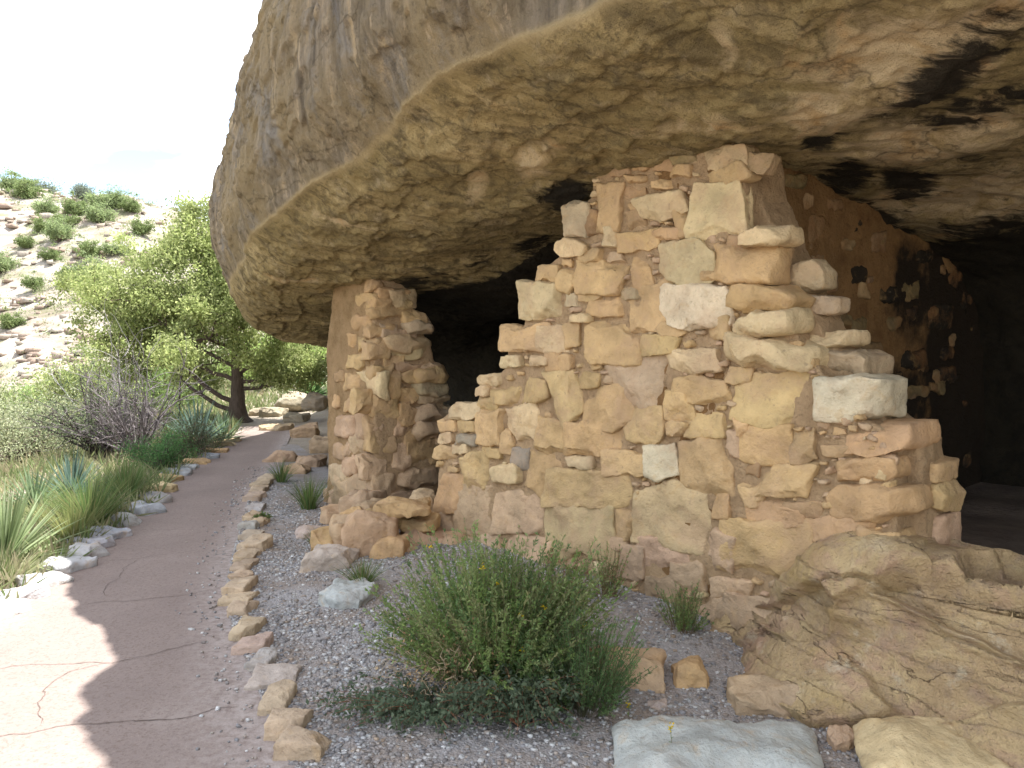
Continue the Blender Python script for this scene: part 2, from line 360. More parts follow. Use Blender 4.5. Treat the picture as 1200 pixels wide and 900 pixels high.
def rightx(y):
    o = np.argsort(RIGHT[:, 1]); return np.interp(y, RIGHT[o, 1], RIGHT[o, 0])
def terrain(x, y):
    x = np.asarray(x, float); y = np.asarray(y, float)
    lx = leftx(np.clip(y, -3, 14.5))-np.clip(y-14.5, 0, 60)*.32
    off = lx-x                     # >0 left of the path
    z = -.05*sst(.2, 1, off)*1-.9*sst(1.2, 7, off)-4*sst(6, 30, off)-3*sst(30, 60, off)
    p = np.stack([x, y, x*0], -1)
    z = z+.05*fbm(p*.9, 3)*sst(.3, 2, off)
    s, d = toSD(x, y)
    z = z+.10*sst(1.6, .1, d)*sst(-.6, .6, s)*sst(3.2, 2.2, s)
    r = x/np.maximum(y, 1)
    amp = np.interp(r, [-1.6, -.9, -.64, -.52, -.46, -.38, -.25, 0, 1], [.24, .21, .198, .175, .158, .115, .10, .14, .2])*96+2
    h = sst(30, 98, y)**1.25*(amp+3.2)*sst(-5, 20, off+8)
    h = h*(1+.05*fbm(p*.06, 4))
    h = h+(1.0*fbm(np.stack([x*.02, y*.02, h*.55], -1), 3, ridge=True))*sst(2, 8, h)
    h = h-sst(110, 600, y)*6
    back = sst(15, 60, y)*sst(-.36, -.15, r)*7+sst(14, 30, y)*sst(-.33, -.2, r)*1.2
    return z+h+back+.4*fbm(p*.3, 3)*sst(18, 40, y)
t = np.linspace(-1, 1, 460); gx = -1.5+.9*np.sinh(t*8.1)/1.0*1.0; gy = 6+.9*np.sinh(t*8.1)
X, Y = np.meshgrid(gx, gy, indexing='ij'); Z = terrain(X, Y)-.006
ss, dd = toSD(X, Y)
far = sst(22, 36, Y)
o = link_mesh('ground', np.stack([X, Y, Z], -1).reshape(-1, 3), gridF(*X.shape)[:, ::-1], M_GROUND, attrs={'far': far})
tag(o, kind='structure')
# path sheet
A = resamp(LEFT[::-1], 160); 
ys = np.concatenate([np.linspace(-3, 15.0, 260)])
lx, rx = leftx(ys), rightx(ys); k = np.linspace(0, 1, 24)
X = lx[:, None]-.16+(rx-lx+.24)[:, None]*k; Y = np.repeat(ys[:, None], 24, 1)
P3 = np.stack([X, Y, X*0], -1); Z = .004+.006*fbm(P3*1.2, 3)+.006
edge = sst(.72, 1, k)[None]*np.ones_like(X)+.45*sst(.22, 0., k)[None]
o = link_mesh('path', np.stack([X, Y, Z], -1).reshape(-1, 3), gridF(*X.shape)[:, ::-1], M_PATH, attrs={'dust': edge}); tag(o, kind='structure')
# cracks in the paving: thin wandering ribbons
def crack(pts, w0, seed):
    acc = Acc(); P = np.array([G(*p) for p in pts]); t = np.r_[0, np.cumsum(np.linalg.norm(np.diff(P, axis=0), axis=1))]; n = max(8, int(t[-1]/.015)); ti = np.linspace(0, t[-1], n)
    Q = np.stack([np.interp(ti, t, P[:, k]) for k in (0, 1)], 1); q3 = np.c_[Q, ti*0]
    Q = Q+np.stack([fbm(q3*9+seed, 4, .6), fbm(q3*9+seed+50, 4, .6)], 1)*.035
    wd = w0*.6*(.35+1.1*np.abs(fbm(q3*14+seed+9, 3)))*np.minimum(1, np.minimum(np.arange(n), np.arange(n)[::-1])/6.)
    T = np.gradient(Q, axis=0); T /= np.linalg.norm(T, axis=1)[:, None]; Nn = np.stack([-T[:, 1], T[:, 0]], 1)
    z = .013+.006*fbm(np.c_[Q*1.2, ti*0], 3)
    V = np.concatenate([np.c_[Q+Nn*wd[:, None], z], np.c_[Q-Nn*wd[:, None], z]]); i = np.arange(n-1)
    acc.add(V, np.stack([i, i+1, n+i+1, n+i], 1)); return acc
ca = []
for i, (pts, w0) in enumerate([([(-40, 700+170), (30, 862), (82, 853), (140, 850), (215, 843), (285, 828)], .007), ([(-60, 790), (40, 782), (128, 779), (170, 772), (205, 762), (250, 752)], .006),
        ([(92, 711), (120, 707), (165, 705), (225, 698), (255, 692)], .006), ([(110, 658), (150, 658), (180, 653), (230, 647)], .005), ([(165, 656), (145, 668), (140, 680), (122, 690), (124, 702)], .005),
        ([(150, 623), (190, 622), (240, 622)], .004), ([(48, 855), (44, 835), (55, 805), (80, 790), (128, 779)], .005), ([(180, 603), (220, 604), (245, 602)], .003)]):
    c_ = crack(pts, w0, i*7.7); ca.append(c_)
acc = Acc()
for c_ in ca: acc.add(np.concatenate(c_.V), np.concatenate(c_.F))
o = acc.build('path_cracks', M_CRACK); tag(o, kind='structure')
# gravel strip between path and walls
def bedz(x, y):
    p = np.stack([x, y, x*0], -1); return terrain(x, y)+.012+.014*fbm(p*2.3, 3)+.004*fbm(p*12, 2)
ys = np.linspace(.2, 12.2, 300); k = np.linspace(0, 1, 120); lx = rightx(ys)+.02
xr = np.interp(ys, [0, 3, 4, 6.2, 7.6, 9, 12.2], [4.6, 2.6, 2.0, .1, -1.2, -1.9, -3.3])
X = lx[:, None]+(xr-lx)[:, None]*k; Y = np.repeat(ys[:, None], 120, 1); Z = bedz(X, Y)
o = link_mesh('gravel_ground', np.stack([X, Y, Z], -1).reshape(-1, 3), gridF(*X.shape)[:, ::-1], M_GRAVEL); tag(o, kind='structure')
# pebbles
rs = np.random.RandomState(3); V0, F0 = cube(1); acc = Acc(); cnt = 0
n = 42000; py = rs.uniform(2.2, 8.5, n)*rs.uniform(.55, 1, n)+.6; px = rightx(py)+.03+rs.rand(n)**1.25*(np.interp(py, [0, 3, 4, 6.2, 7.6, 9], [2.2, 2.2, 1.7, .0, -1.4, -2.1])-rightx(py))
dens = fbm(np.stack([px*1.1, py*1.1, px*0+4], -1), 3)
m_ = 420; py2 = rs.uniform(2.4, 10, m_); px2 = rightx(py2)-.03-np.abs(rs.normal(size=m_))*.11; onp = np.r_[np.zeros(n, bool), np.ones(m_, bool)]; px, py = np.r_[px, px2], np.r_[py, py2]; n += m_; dens = np.r_[dens, np.ones(m_)*.3]
keep = (rs.rand(n) < np.clip(.75+1.3*dens, .12, 1)); px, py, onp = px[keep], py[keep], onp[keep]; n = len(px)
sz = .0035+.0065*rs.rand(n)**2.2; pal = np.array([(.42, .41, .40), (.33, .32, .32), (.50, .50, .49), (.24, .23, .23), (.36, .31, .27), (.58, .58, .57), (.29, .29, .30)])
Vb = V0[None]*np.stack([sz*rs.uniform(.7, 1.4, n), sz*rs.uniform(.7, 1.3, n), sz*rs.uniform(.4, .8, n)], 1)[:, None]*rs.uniform(.7, 1.15, (n, 8, 1))
th = rs.rand(n)*6.28; c, s_ = np.cos(th)[:, None], np.sin(th)[:, None]
Vb = np.stack([Vb[..., 0]*c-Vb[..., 1]*s_, Vb[..., 0]*s_+Vb[..., 1]*c, Vb[..., 2]], -1)
sz = np.where(onp, sz*.55, sz); pz = np.where(onp, .012+sz*.2, bedz(px, py)+sz*.25)
Vb = Vb+np.stack([px, py, pz], 1)[:, None]; Fb = F0[None]+np.arange(n)[:, None, None]*8
cc = np.repeat(pal[rs.randint(0, 7, n)]*rs.uniform(.7, 1.15, (n, 1)), 8, 0)
o = link_mesh('gravel', Vb.reshape(-1, 3), Fb.reshape(-1, 4), M_CLEAN, col=cc, smooth=False); tag(o, 'loose grey and white gravel scattered between the path and the ruin wall', 'gravel', kind='stuff')

# ------------------------------------------------------------------ the cliff
# sections along s; rows (d, z)
def sec(zc, crease, f1, f2, f3, top, back=-3.3, lowmid=None, shift=0, ceil=-.1, backz=2.25):
    cr = crease; mid = lowmid or ((cr[0]*.52), zc+(cr[1]-zc)*.42)
    rows = [(back, -.4), (back-.1, 1.0), (back+.25, backz-.25), (back*.55, min(zc+ceil*2.2, backz+.2)), (-.55, zc+ceil*.5), (0, zc), mid, cr, f1, f2, f3, top, (top[0]-1.6, top[1]+.25), (top[0]-9, top[1]+1.5)]
    return [(a+shift, b) for a, b in rows]
SEC = [
 (-11, [(-6, -.4), (-6.0, .8), (-6.2, 1.6), (-6.3, 2.1), (-6.4, 2.4), (-6.3, 2.7), (-6.2, 3.0), (-6.1, 3.3), (-6.0, 3.8), (-6.1, 4.4), (-6.5, 5.2), (-7, 5.8), (-9, 6), (-16, 7)]),
 (-7.2, [(-4.2, -.4), (-4.3, .6), (-4.2, 1.2), (-3.8, 1.5), (-3.3, 1.65), (-3.0, 1.8), (-2.8, 2.0), (-2.6, 2.25), (-2.4, 2.9), (-2.5, 3.6), (-2.9, 4.6), (-3.3, 5.7), (-5, 6), (-12, 7)]),
 (-5.4, [(-3.4, -.4), (-3.5, .7), (-3.0, 1.35), (-2.2, 1.5), (-1.6, 1.62), (-1.1, 1.7), (-.8, 1.85), (-.6, 2.1), (-.42, 2.8), (-.55, 3.5), (-1.0, 4.6), (-1.3, 5.9), (-3, 6.2), (-10, 7)]),
 (-4.3, [(-3.1, -.4), (-3.2, .8), (-2.6, 1.35), (-1.7, 1.47), (-.95, 1.56), (-.5, 1.66), (-.2, 1.82), (.08, 2.12), (.38, 2.75), (.32, 3.3), (-.08, 4.3), (-.44, 5.9), (-2, 6.2), (-9, 7)]),
 (-3.4, [(-3.1, -.4), (-3.2, .9), (-2.7, 1.5), (-1.7, 1.62), (-.9, 1.72), (-.4, 1.80), (.03, 1.92), (.40, 2.25), (.62, 2.9), (.5, 3.5), (.15, 4.4), (-.25, 5.8), (-2, 6.1), (-9, 7)]),
 (-2.2, sec(2.02, (.72, 2.42), (.86, 3.0), (.76, 3.7), (.42, 4.5), (.1, 5.6), lowmid=(.38, 2.16))),
 (-1.1, sec(2.17, (.93, 2.60), (1.12, 3.1), (1.05, 3.8), (.8, 4.5), (.55, 5.4))),
 (-.2, sec(2.32, (.93, 2.74), (1.15, 3.2), (1.12, 3.9), (.95, 4.5), (.8, 5.15))),
 (.8, sec(2.50, (.95, 2.90), (1.2, 3.35), (1.2, 3.9), (1.05, 4.5), (.9, 5.0))),
 (1.9, sec(2.63, (1.14, 3.0), (1.3, 3.4), (1.3, 3.9), (1.15, 4.5), (.95, 5.0))),
 (2.8, sec(2.62, (1.06, 3.0), (1.25, 3.4), (1.25, 3.9), (1.1, 4.5), (.95, 5.0))),
 (5, sec(2.66, (1.05, 3.0), (1.25, 3.4), (1.25, 3.9), (1.1, 4.5), (.95, 5.0), ceil=-.06)),
 (9.5, sec(2.7, (1.1, 3.05), (1.3, 3.4), (1.3, 3.9), (1.1, 4.5), (.9, 5.0), ceil=-.06)),
 (14, sec(2.7, (1.2, 3.05), (1.3, 3.4), (1.3, 3.9), (1.1, 4.5), (.9, 5.0), ceil=-.06))]
KS = np.array([a for a, _ in SEC], float); KR = np.array([b for _, b in SEC], float)
SI = np.concatenate([np.linspace(-11, -7, 50, endpoint=False), np.linspace(-7, 4.4, 620, endpoint=False), np.linspace(4.4, 14, 140)])
PR = pchip(KS, KR, SI)       # (ns, 14, 2)
def rowblend(a, b, n, end): # rows a..b resampled
    return pchip(np.arange(a, b+1), PR[:, a:b+1].transpose(1, 0, 2), np.linspace(a, b, n, endpoint=end)).transpose(1, 0, 2), np.linspace(a, b, n, endpoint=end)
B1, q1 = rowblend(0, 7, 260, False); B2, q2 = rowblend(7, 11, 190, False); B3, q3 = rowblend(11, 13, 30, True)
B = np.concatenate([B1, B2, B3], 1); Q = np.concatenate([q1, q2, q3]); S = np.repeat(SI[:, None], B.shape[1], 1)
dI, zI = B[..., 0].copy(), B[..., 1].copy(); QQ = np.broadcast_to(Q, S.shape)
# wavy rim and brow (the brow's notches give the shadow edge on the path)
wv = fbm(np.stack([SI*1.3, SI*0+3, SI*0], -1), 6, .6); wr = np.exp(-((QQ-7)/.55)**2)
dI += wr*.13*wv[:, None]; zI += wr*.06*fbm(np.stack([SI*1.3, SI*0+8, SI*0], -1), 3)[:, None]
SHP = np.array([toSD(*G(u, v)[:2]) for u, v in [(66, 655), (78, 680), (88, 723), (113, 733), (118, 760), (129, 779), (107, 793), (78, 812), (100, 833), (85, 850), (110, 877), (157, 900)]])
cot = 1/math.tan(SUN_EL); hs, hn = float(np.array([SUNH.x, SUNH.y])@E), -float(np.array([SUNH.x, SUNH.y])@N)
o_ = np.argsort(SHP[:, 0]); brow = np.interp(SI, SHP[o_, 0]+hs*cot*5.0, SHP[o_, 1]-hn*cot*5.0); wi = sst(SHP[:, 0].min()+hs*cot*5-.5, SHP[:, 0].min()+hs*cot*5, SI)*sst(SHP[:, 0].max()+hs*cot*5+.7, SHP[:, 0].max()+hs*cot*5, SI)
i11 = int(np.argmin(abs(Q-11))); nat = dI[:, i11]+.16*fbm(np.stack([SI*1.1, SI*0+23, SI*0], -1), 4, .6); tgt = nat*(1-wi)+brow*wi
wt = np.exp(-((QQ-11)/.8)**2); dI += wt*(tgt-dI[:, i11])[:, None]; zI += wt*((5.0-zI[:, i11])*wi)[:, None]
P = SD(S, dI, zI)
du = np.gradient(P, axis=0); dv = np.gradient(P, axis=1); NR = np.cross(du, dv); NR /= np.linalg.norm(NR, axis=-1)[..., None]+1e-9
mid = P[300, 330]; 
fc = sst(6.98, 7.04, QQ)
p = np.stack([S, dI, zI], -1)
ca_, sa_ = math.cos(R(38)), math.sin(R(38))
ps = np.stack([(p[..., 0]*ca_-p[..., 1]*sa_)*.6, (p[..., 0]*sa_+p[..., 1]*ca_)*2.6, p[..., 2]*2.2], -1)
tr = fbm(np.stack([p[..., 0]*.9, p[..., 1]*1.5, p[..., 2]*1.5], -1)+31, 5, .55); tq = tr/.16; tf = np.floor(tq); step = (tf+sst(.72, 1., tq-tf))*.16
du_ = .050*fbm(p*1.1, 4)+.045*fbm(ps*.9, 5, .5)+.10*step-.012*sst(0, .07, QQ-6.5-.5*fbm(p*[[1.1, 0, 0]]+3, 5, .6))+.022*sst(0, .06, QQ-5.9-.9*fbm(p*[[.9, 0, 0]]+8, 5, .6))+.03*sst(0, .06, QQ-5.2-1.2*fbm(p*[[.8, .3, 0]]+12, 5, .6))+.014*(fbm(ps*2.6+9, 3, ridge=True)-.3)+.012*fbm(p*5, 4, .6)
pv = np.stack([p[..., 0]*2.6, p[..., 1]*2.6, p[..., 2]*.7], -1)
df_ = .07*fbm(p*.9+5, 4)+.025*fbm(pv, 5, .55)+.02*(fbm(pv*.8+3, 4, ridge=True)-.4)+.2*((lambda q: (np.floor(q)+sst(.75, 1., q-np.floor(q)))*.14)(fbm(np.stack([p[..., 0]*1.0, p[..., 1], p[..., 2]*.8], -1)+61, 5, .55)/.14))+.024*fbm(p*6, 4, .6)
# long cracks down the face
df_ = df_-.07*np.clip(1-np.abs(perlin(np.stack([p[..., 0]*.9+.2*p[..., 2]+2.2, p[..., 2]*.1, p[..., 1]*0+.5], -1)))*14, 0, 1)
amp = np.clip(np.minimum(1, abs(QQ-7)*2.2+.12), 0, 1)
dp = (du_*(1-fc)+df_*fc)*amp
sgn = np.sign(np.sum(NR[300, 330]*np.array([N[0], N[1], 0]))) or 1
P = P+NR*dp[..., None]*sgn
# stains: soot above the hearths, fresh yellow scars, plus painted-in shade and bounce light
def blob(u, v, sg, d=None, z=None):
    return (u, v, sg)
def proj(P):    # where the point sits, to place a stain known from the photograph
    x, y, z = P[..., 0], P[..., 1], P[..., 2]-CAMZ; f = y*cp-z*sp; f = np.where(f > .3, f, np.nan); return 600+F*x/f, 450-F*(y*sp+z*cp)/f
def stain(cs, hi=8):  # centres found on the ceiling by ray, spread in metres
    r = np.zeros(S.shape)
    U, Vv = proj(P)
    ok = (QQ < 7)
    for (u, v, a, b, rot, amt) in cs:
        e = (U-u)**2+(Vv-v)**2+np.where(ok, 0, 1e9); e = np.where(np.isnan(e), 1e12, e); i = np.unravel_index(np.argmin(e), e.shape)
        s0, d0 = S[i], dI[i]; c, s_ = math.cos(R(rot)), math.sin(R(rot)); x = (S-s0)*c+(dI-d0)*s_; y = -(S-s0)*s_+(dI-d0)*c
        r = np.maximum(r, amt*np.exp(-(x/a)**2-(y/b)**2))
    return r*(1-fc)
soot_shade = stain([(665, 235, .34, .20, 30, .80), (625, 285, .30, .2, 30, .62), (560, 300, .25, .2, 30, .45), (1105, 105, .48, .17, 40, .74), (1140, 130, .3, .2, 0, .7), (1060, 210, .5, .17, 70, .80), (960, 165, .13, .09, 0, .9), (995, 205, .4, .18, 60, .8), (1140, 185, .12, .2, 0, .6), (1190, 120, .4, .2, 0, .6), (500, 330, .6, .35, 0, .55), (1180, 265, .7, .45, 0, .62), (560, 345, .5, .4, 0, .7), (430, 345, .2, .2, 0, .3)])
soot_shade = np.maximum(soot_shade, sst(-1.9, -2.7, dI)*(QQ < 7)*sst(-3, -2, S)*1.3)
de = -.5-1.0*sst(-1.7, -2.8, S)-.55*sst(-.9, .3, S); soot_shade = np.maximum(soot_shade, sst(0, -.5, dI-de)*(QQ < 7)*sst(-3.6, -3.0, S)*sst(2.4, 1.9, S)*1.3)  # paints interior shade: blackens what shows through the gap between the walls
soot_shade = np.maximum(soot_shade, (QQ < 3.7)*sst(-5.2, -4.6, S)*sst(2.4, 2.1, S)*1.3)  # same painted darkness over the back of the alcove
soot_shade = np.maximum(soot_shade, sst(2.25, 1.9, zI)*sst(-1.2, -1.9, dI)*(QQ < 4)*sst(-3, -2, S)*1.3)
soot_shade = np.maximum(soot_shade, sst(-.5, -1.3, dI)*(QQ < 7)*sst(-2.6, -1.8, S)*sst(2.9, 2.3, S)*1.2)  # painted darkness on the ceiling behind the walls
yel = stain([(625, 195, .3, .14, 20, .8), (1080, 60, .6, .4, 30, .75), (1000, 120, .8, .4, 30, .65), (1090, 160, .7, .4, 0, .7), (850, 50, .3, .1, 60, .5), (560, 215, .4, .1, 30, .55), (1160, 230, .9, .7, 0, .75), (800, 150, .5, .15, 0, .6), (400, 260, .5, .06, -40, .6), (360, 330, .6, .06, -40, .5)])  # right-hand ceiling patches strengthened to paint in missing bounce light
rim = np.exp(-((QQ-6.99)/.05)**2)*.85
o = link_mesh('cliff_overhang', P.reshape(-1, 3), gridF(*S.shape) if sgn > 0 else gridF(*S.shape)[:, ::-1], M_CLIFF, attrs={'face': fc, 'soot_shade': soot_shade, 'yel': yel, 'rim': rim}); tag(o, kind='structure')
cliff_P = P
# alcove floor
xs = np.linspace(-2.4, 10, 120); dsv = np.linspace(-3.6, -.35, 60); S2, D2 = np.meshgrid(xs, dsv, indexing='ij')
Z2 = .47+.05*fbm(np.stack([S2, D2, S2*0], -1)*1.3, 4)-.55*sst(.3, -.3, S2)
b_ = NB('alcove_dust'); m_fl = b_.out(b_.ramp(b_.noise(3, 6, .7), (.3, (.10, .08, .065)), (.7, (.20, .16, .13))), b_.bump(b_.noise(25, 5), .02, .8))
o = link_mesh('alcove_floor', SD(S2, D2, Z2).reshape(-1, 3), gridF(*S2.shape), m_fl); tag(o, kind='structure')

# ------------------------------------------------------------------ bedrock ledge
prof = lambda s: np.array([(-2.3, .10), (-.5, .585), (-.10, .65), (.10, .62), (.21, .44), (.31, .22), (.50, .02), (.8, -.16)])
ss_ = np.concatenate([np.linspace(2.45, 9.5, 820)]); kp = np.linspace(0, 7, 260)
row = pchip(np.arange(8), prof(0), kp)
S3 = np.repeat(ss_[:, None], 260, 1); D3 = np.broadcast_to(row[:, 0], S3.shape).copy(); Z3 = np.broadcast_to(row[:, 1], S3.shape).copy()
f = sst(2.35, 3.35, S3); D3 = D3*(.35+.65*f)-.22*(1-f); Z3 = Z3*(.25+.75*f)-.05*(1-f)
Z3 = Z3+(.05*sst(3.4, 5, S3))*(kp < 3.5)
P = SD(S3, D3, Z3); du = np.gradient(P, axis=0); dv = np.gradient(P, axis=1); NR = np.cross(du, dv); NR /= np.linalg.norm(NR, axis=-1)[..., None]; NR *= np.where(NR[..., 2:3] < 0, -1, 1)
p = np.stack([S3, D3, Z3], -1)
def terrace(h, st): q = h/st; fl = np.floor(q); return (fl+sst(.35, .65, q-fl))*st
lay = np.stack([p[..., 0]*1.6+p[..., 2]*1.5, p[..., 1]*1.6, p[..., 2]*3.6], -1)
def cells(q, n, seed, lo, hi):      # broken blocks: own offset per cell, crack between cells
    rs = np.random.RandomState(seed); C = rs.uniform(0, 1, (n, 3))*(np.array(hi)-lo)+lo; off = rs.uniform(-1, 1, n); sh = q.shape[:-1]; q = q.reshape(-1, 3); r = np.zeros(len(q)); e = np.zeros(len(q)); tx = rs.normal(size=(n, 3))
    for i in range(0, len(q), 8000):
        qq = q[i:i+8000]; d2 = ((qq[:, None]-C[None])**2).sum(-1); k2 = np.argpartition(d2, 1, 1)[:, :2]; a = np.take_along_axis(d2, k2, 1); o = np.argsort(a, 1); k2 = np.take_along_axis(k2, o, 1); a = np.sqrt(np.take_along_axis(a, o, 1))
        r[i:i+8000] = off[k2[:, 0]]+.9*((qq-C[k2[:, 0]])*tx[k2[:, 0]]).sum(1); e[i:i+8000] = a[:, 1]-a[:, 0]
    return r.reshape(sh), e.reshape(sh)
wq = np.stack([S3*.9+Z3*.8, Z3*2.6-S3*.25, D3*2.0], -1); wq = wq+.15*np.stack([fbm(p*2.3+i*9, 4) for i in (0, 1, 2)], -1)
ce, ed = cells(wq, 260, 4, wq.reshape(-1, 3).min(0), wq.reshape(-1, 3).max(0)); 
h = .10*fbm(lay*.55, 3); h = .5*h+.5*terrace(h+.2, .03)-.10; h = h+.014*fbm(lay*3, 4)+.010*fbm(p*16, 3)+.075*ce*sst(0, .03, ed)-.02*sst(.03, 0, ed)+.022*(lambda q: q-np.floor(q))(Z3/.11+S3*.35+1.2*fbm(p*.9, 4))
h = h*sst(-1.0, -.35, D3)
P = P+NR*h[..., None]
o = link_mesh('bedrock_ledge', P.reshape(-1, 3), gridF(*S3.shape)[:, ::-1], M_LEDGE); tag(o, kind='structure')

# ------------------------------------------------------------------ stone colours
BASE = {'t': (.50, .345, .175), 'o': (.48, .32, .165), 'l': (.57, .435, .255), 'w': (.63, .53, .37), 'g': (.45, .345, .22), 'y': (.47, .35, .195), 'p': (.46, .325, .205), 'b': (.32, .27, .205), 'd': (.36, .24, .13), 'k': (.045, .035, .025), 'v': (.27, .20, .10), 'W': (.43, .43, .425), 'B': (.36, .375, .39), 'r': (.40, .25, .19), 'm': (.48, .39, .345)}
def scol(k, rs): c = np.array(BASE[k]); return c*rs.uniform(.9, 1.1)*(1+rs.uniform(-.03, .03, 3))
# main wall
def core_slab(name, outline, d0, d1, mat, parent, voxel=.016, amp=.012, off=0, smoothit=2, attrs=None, big=0.0):
    """outline in (s,z); returns the object"""
    n = len(outline); V = [tuple(SD(s, d1, z)) for s, z in outline]+[tuple(SD(s, d0, z)) for s, z in outline]
    Fc = [list(range(n)), list(range(n, 2*n))[::-1]]+[[i, i+n, (i+1) % n+n, (i+1) % n] for i in range(n)]
    V, Fq = remeshed(V, Fc, voxel); V = relax(V, Fq, smoothit); NN = vnormals(V, Fq)
    h = amp*fbm(V*7+off, 5, .6)+amp*1.2*(fbm(V*3+off, 3))+big*fbm(V*1.2+off, 2)
    V = V+NN*h[:, None]; return link_mesh(name, V, Fq, mat, parent, attrs=attrs(V) if attrs else None)
MAINW = [(500, 655), (508, 600), (512, 540), (514, 492), (532, 480), (560, 476), (563, 452), (582, 440), (592, 428), (594, 396), (611, 380), (612, 338), (630, 326), (634, 314), (652, 300), (653, 286), (664, 276), (668, 246), (688, 230), (694, 205), (706, 180), (780, 165), (860, 150), (866, 158), (870, 190), (870, 240), (874, 290), (890, 330), (915, 360), (935, 400), (960, 440), (1005, 490), (1035, 505), (1046, 560), (1050, 640), (1052, 680)]
ol = [PL(u, v, 0) for u, v in MAINW]; ol += [(3.45, -.1), (-.15, -.1)]
main = empty('ruin_wall', tuple(SD(1.7, 0, 0)), 'large stepped masonry wall of tan stones in mud mortar, rising to the overhang', 'wall')
inv = -np.array(main.location)
MP = main
def reparent(o, par): o.parent = par; o.matrix_parent_inverse = par.matrix_basis.inverted() if False else o.matrix_parent_inverse; o.location = tuple(-np.array(par.location)); return o
reparent(core_slab('mortar', ol, -.40, -.020, M_MUD, None, voxel=.012, amp=.017), main)
ol = [PL(u, v, -.2) for u, v in [(850, 300), (850, 200), (885, 215), (915, 270), (935, 318), (945, 345), (962, 372), (978, 402), (1000, 428), (1022, 450), (1040, 490), (1082, 512), (1088, 560), (1094, 610), (1096, 670), (1096, 760), (850, 760)]]
reparent(core_slab('mortar', ol, -.42, -.15, M_MUD, None, voxel=.016, amp=.02), main)
ST = [  # u v w h rot colour
(795,200,26,15,0,'o'),(774,217,20,11,0,'t'),(745,209,26,11,0,'o'),(714,245,27,48,4,'t'),(776,241,56,28,-10,'l'),(742,228,24,16,0,'d'),(840,243,58,58,0,'l'),(745,284,48,22,-6,'t'),(717,278,13,18,0,'l'),
(675,256,26,38,0,'g'),(668,291,42,20,0,'l'),(641,320,26,18,0,'t'),(632,351,50,44,0,'l'),(702,323,52,36,0,'t'),(751,322,23,36,0,'t'),(808,308,64,44,-4,'l'),(819,361,66,48,-3,'w'),(757,362,58,44,-8,'t'),(708,360,38,20,-3,'t'),
(680,373,30,10,0,'l'),(670,350,20,16,0,'g'),(835,323,26,9,0,'t'),(847,185,46,26,-8,'y'),(848,206,60,20,-14,'t'),(800,185,30,14,-4,'v'),(885,190,34,22,0,'v'),(775,193,22,12,0,'d'),(722,200,30,12,0,'d'),(750,196,20,8,0,'o'),
(614,397,48,34,0,'t'),(649,396,29,33,0,'l'),(668,392,17,27,0,'t'),(713,402,66,46,0,'t'),(771,404,46,22,-3,'t'),(814,422,54,25,0,'l'),(844,384,28,24,0,'t'),(596,424,28,13,0,'l'),(631,423,18,12,0,'l'),(656,424,30,20,0,'t'),
(576,445,28,13,0,'l'),(567,459,14,12,0,'l'),(572,472,24,16,0,'t'),(593,465,34,18,0,'t'),(627,458,28,24,0,'t'),(664,467,30,56,-16,'t'),(689,446,22,20,0,'t'),(751,446,66,54,-12,'g'),(822,458,56,30,6,'t'),(712,478,52,48,0,'t'),
(544,482,32,17,0,'l'),(524,499,19,14,0,'t'),(546,499,20,12,0,'t'),(521,513,16,13,0,'l'),(544,515,22,14,0,'b'),(574,502,30,40,0,'t'),(613,497,32,40,0,'l'),(645,513,34,42,0,'t'),(697,515,62,34,0,'t'),(755,500,48,40,0,'t'),
(794,475,34,34,0,'t'),(792,502,28,18,0,'t'),(823,496,46,26,0,'t'),(521,531,22,17,0,'t'),(540,526,17,12,0,'l'),(576,531,36,12,6,'t'),(608,537,17,26,0,'b'),(555,551,32,38,0,'t'),(593,557,36,22,0,'l'),(637,554,34,48,0,'o'),
(678,542,40,13,0,'l'),(738,542,60,30,4,'t'),(776,541,36,34,0,'w'),(827,548,60,64,0,'t'),(695,574,88,44,3,'t'),(525,578,36,40,0,'o'),(560,600,46,46,0,'p'),(598,600,36,46,0,'p'),(626,601,34,40,0,'p'),(795,607,88,74,8,'y'),
(846,592,20,32,10,'o'),(678,625,78,60,6,'y'),(730,615,22,30,0,'o'),(772,650,62,38,0,'p'),(806,674,36,38,0,'p'),(772,692,44,34,0,'p'),(855,693,46,26,8,'p'),(898,646,98,62,4,'o'),(888,730,96,52,8,'p'),(883,768,34,26,0,'p'),
(903,467,84,60,0,'t'),(896,522,64,44,0,'o'),(917,563,66,36,0,'t'),(880,552,17,17,0,'d'),(880,580,28,32,0,'t'),(907,602,72,28,0,'o'),(985,622,66,27,4,'o'),(985,528,60,15,0,'d'),(1012,657,30,24,0,'o'),(950,706,60,60,6,'t'),(975,668,60,44,0,'d'),
(940,525,28,38,0,'d'),(940,600,40,22,0,'d'),(868,346,26,26,0,'t'),(866,440,30,18,0,'t'),(560,640,50,30,0,'p'),(615,645,50,36,0,'p'),(740,660,30,40,0,'p'),(845,650,30,50,0,'p'),(830,722,40,36,0,'p'),(840,760,50,30,0,'p'),
(520,620,26,34,0,'p'),(595,518,12,26,0,'t'),(690,405-60,24,14,0,'t'),(870,500,22,20,0,'t'),(862,525,20,34,0,'p'),(716,545+92,34,16,0,'p'),(860,622,26,16,0,'d'),(930,780,50,36,20,'p'),
(735,418,18,18,0,'t'),(788,386,26,16,0,'t'),(783,275,34,14,0,'t'),(735,344,24,14,0,'g'),(780,332,22,18,0,'t'),(665,330,20,24,0,'t'),(690,300,26,16,0,'t'),(720,302,24,12,0,'p'),(690,262,16,30,0,'d'),(745,258,18,22,0,'d'),(800,262,20,30,0,'t'),(860,285,16,16,0,'d')]
acc = Acc(); rs = np.random.RandomState(11); cov = []
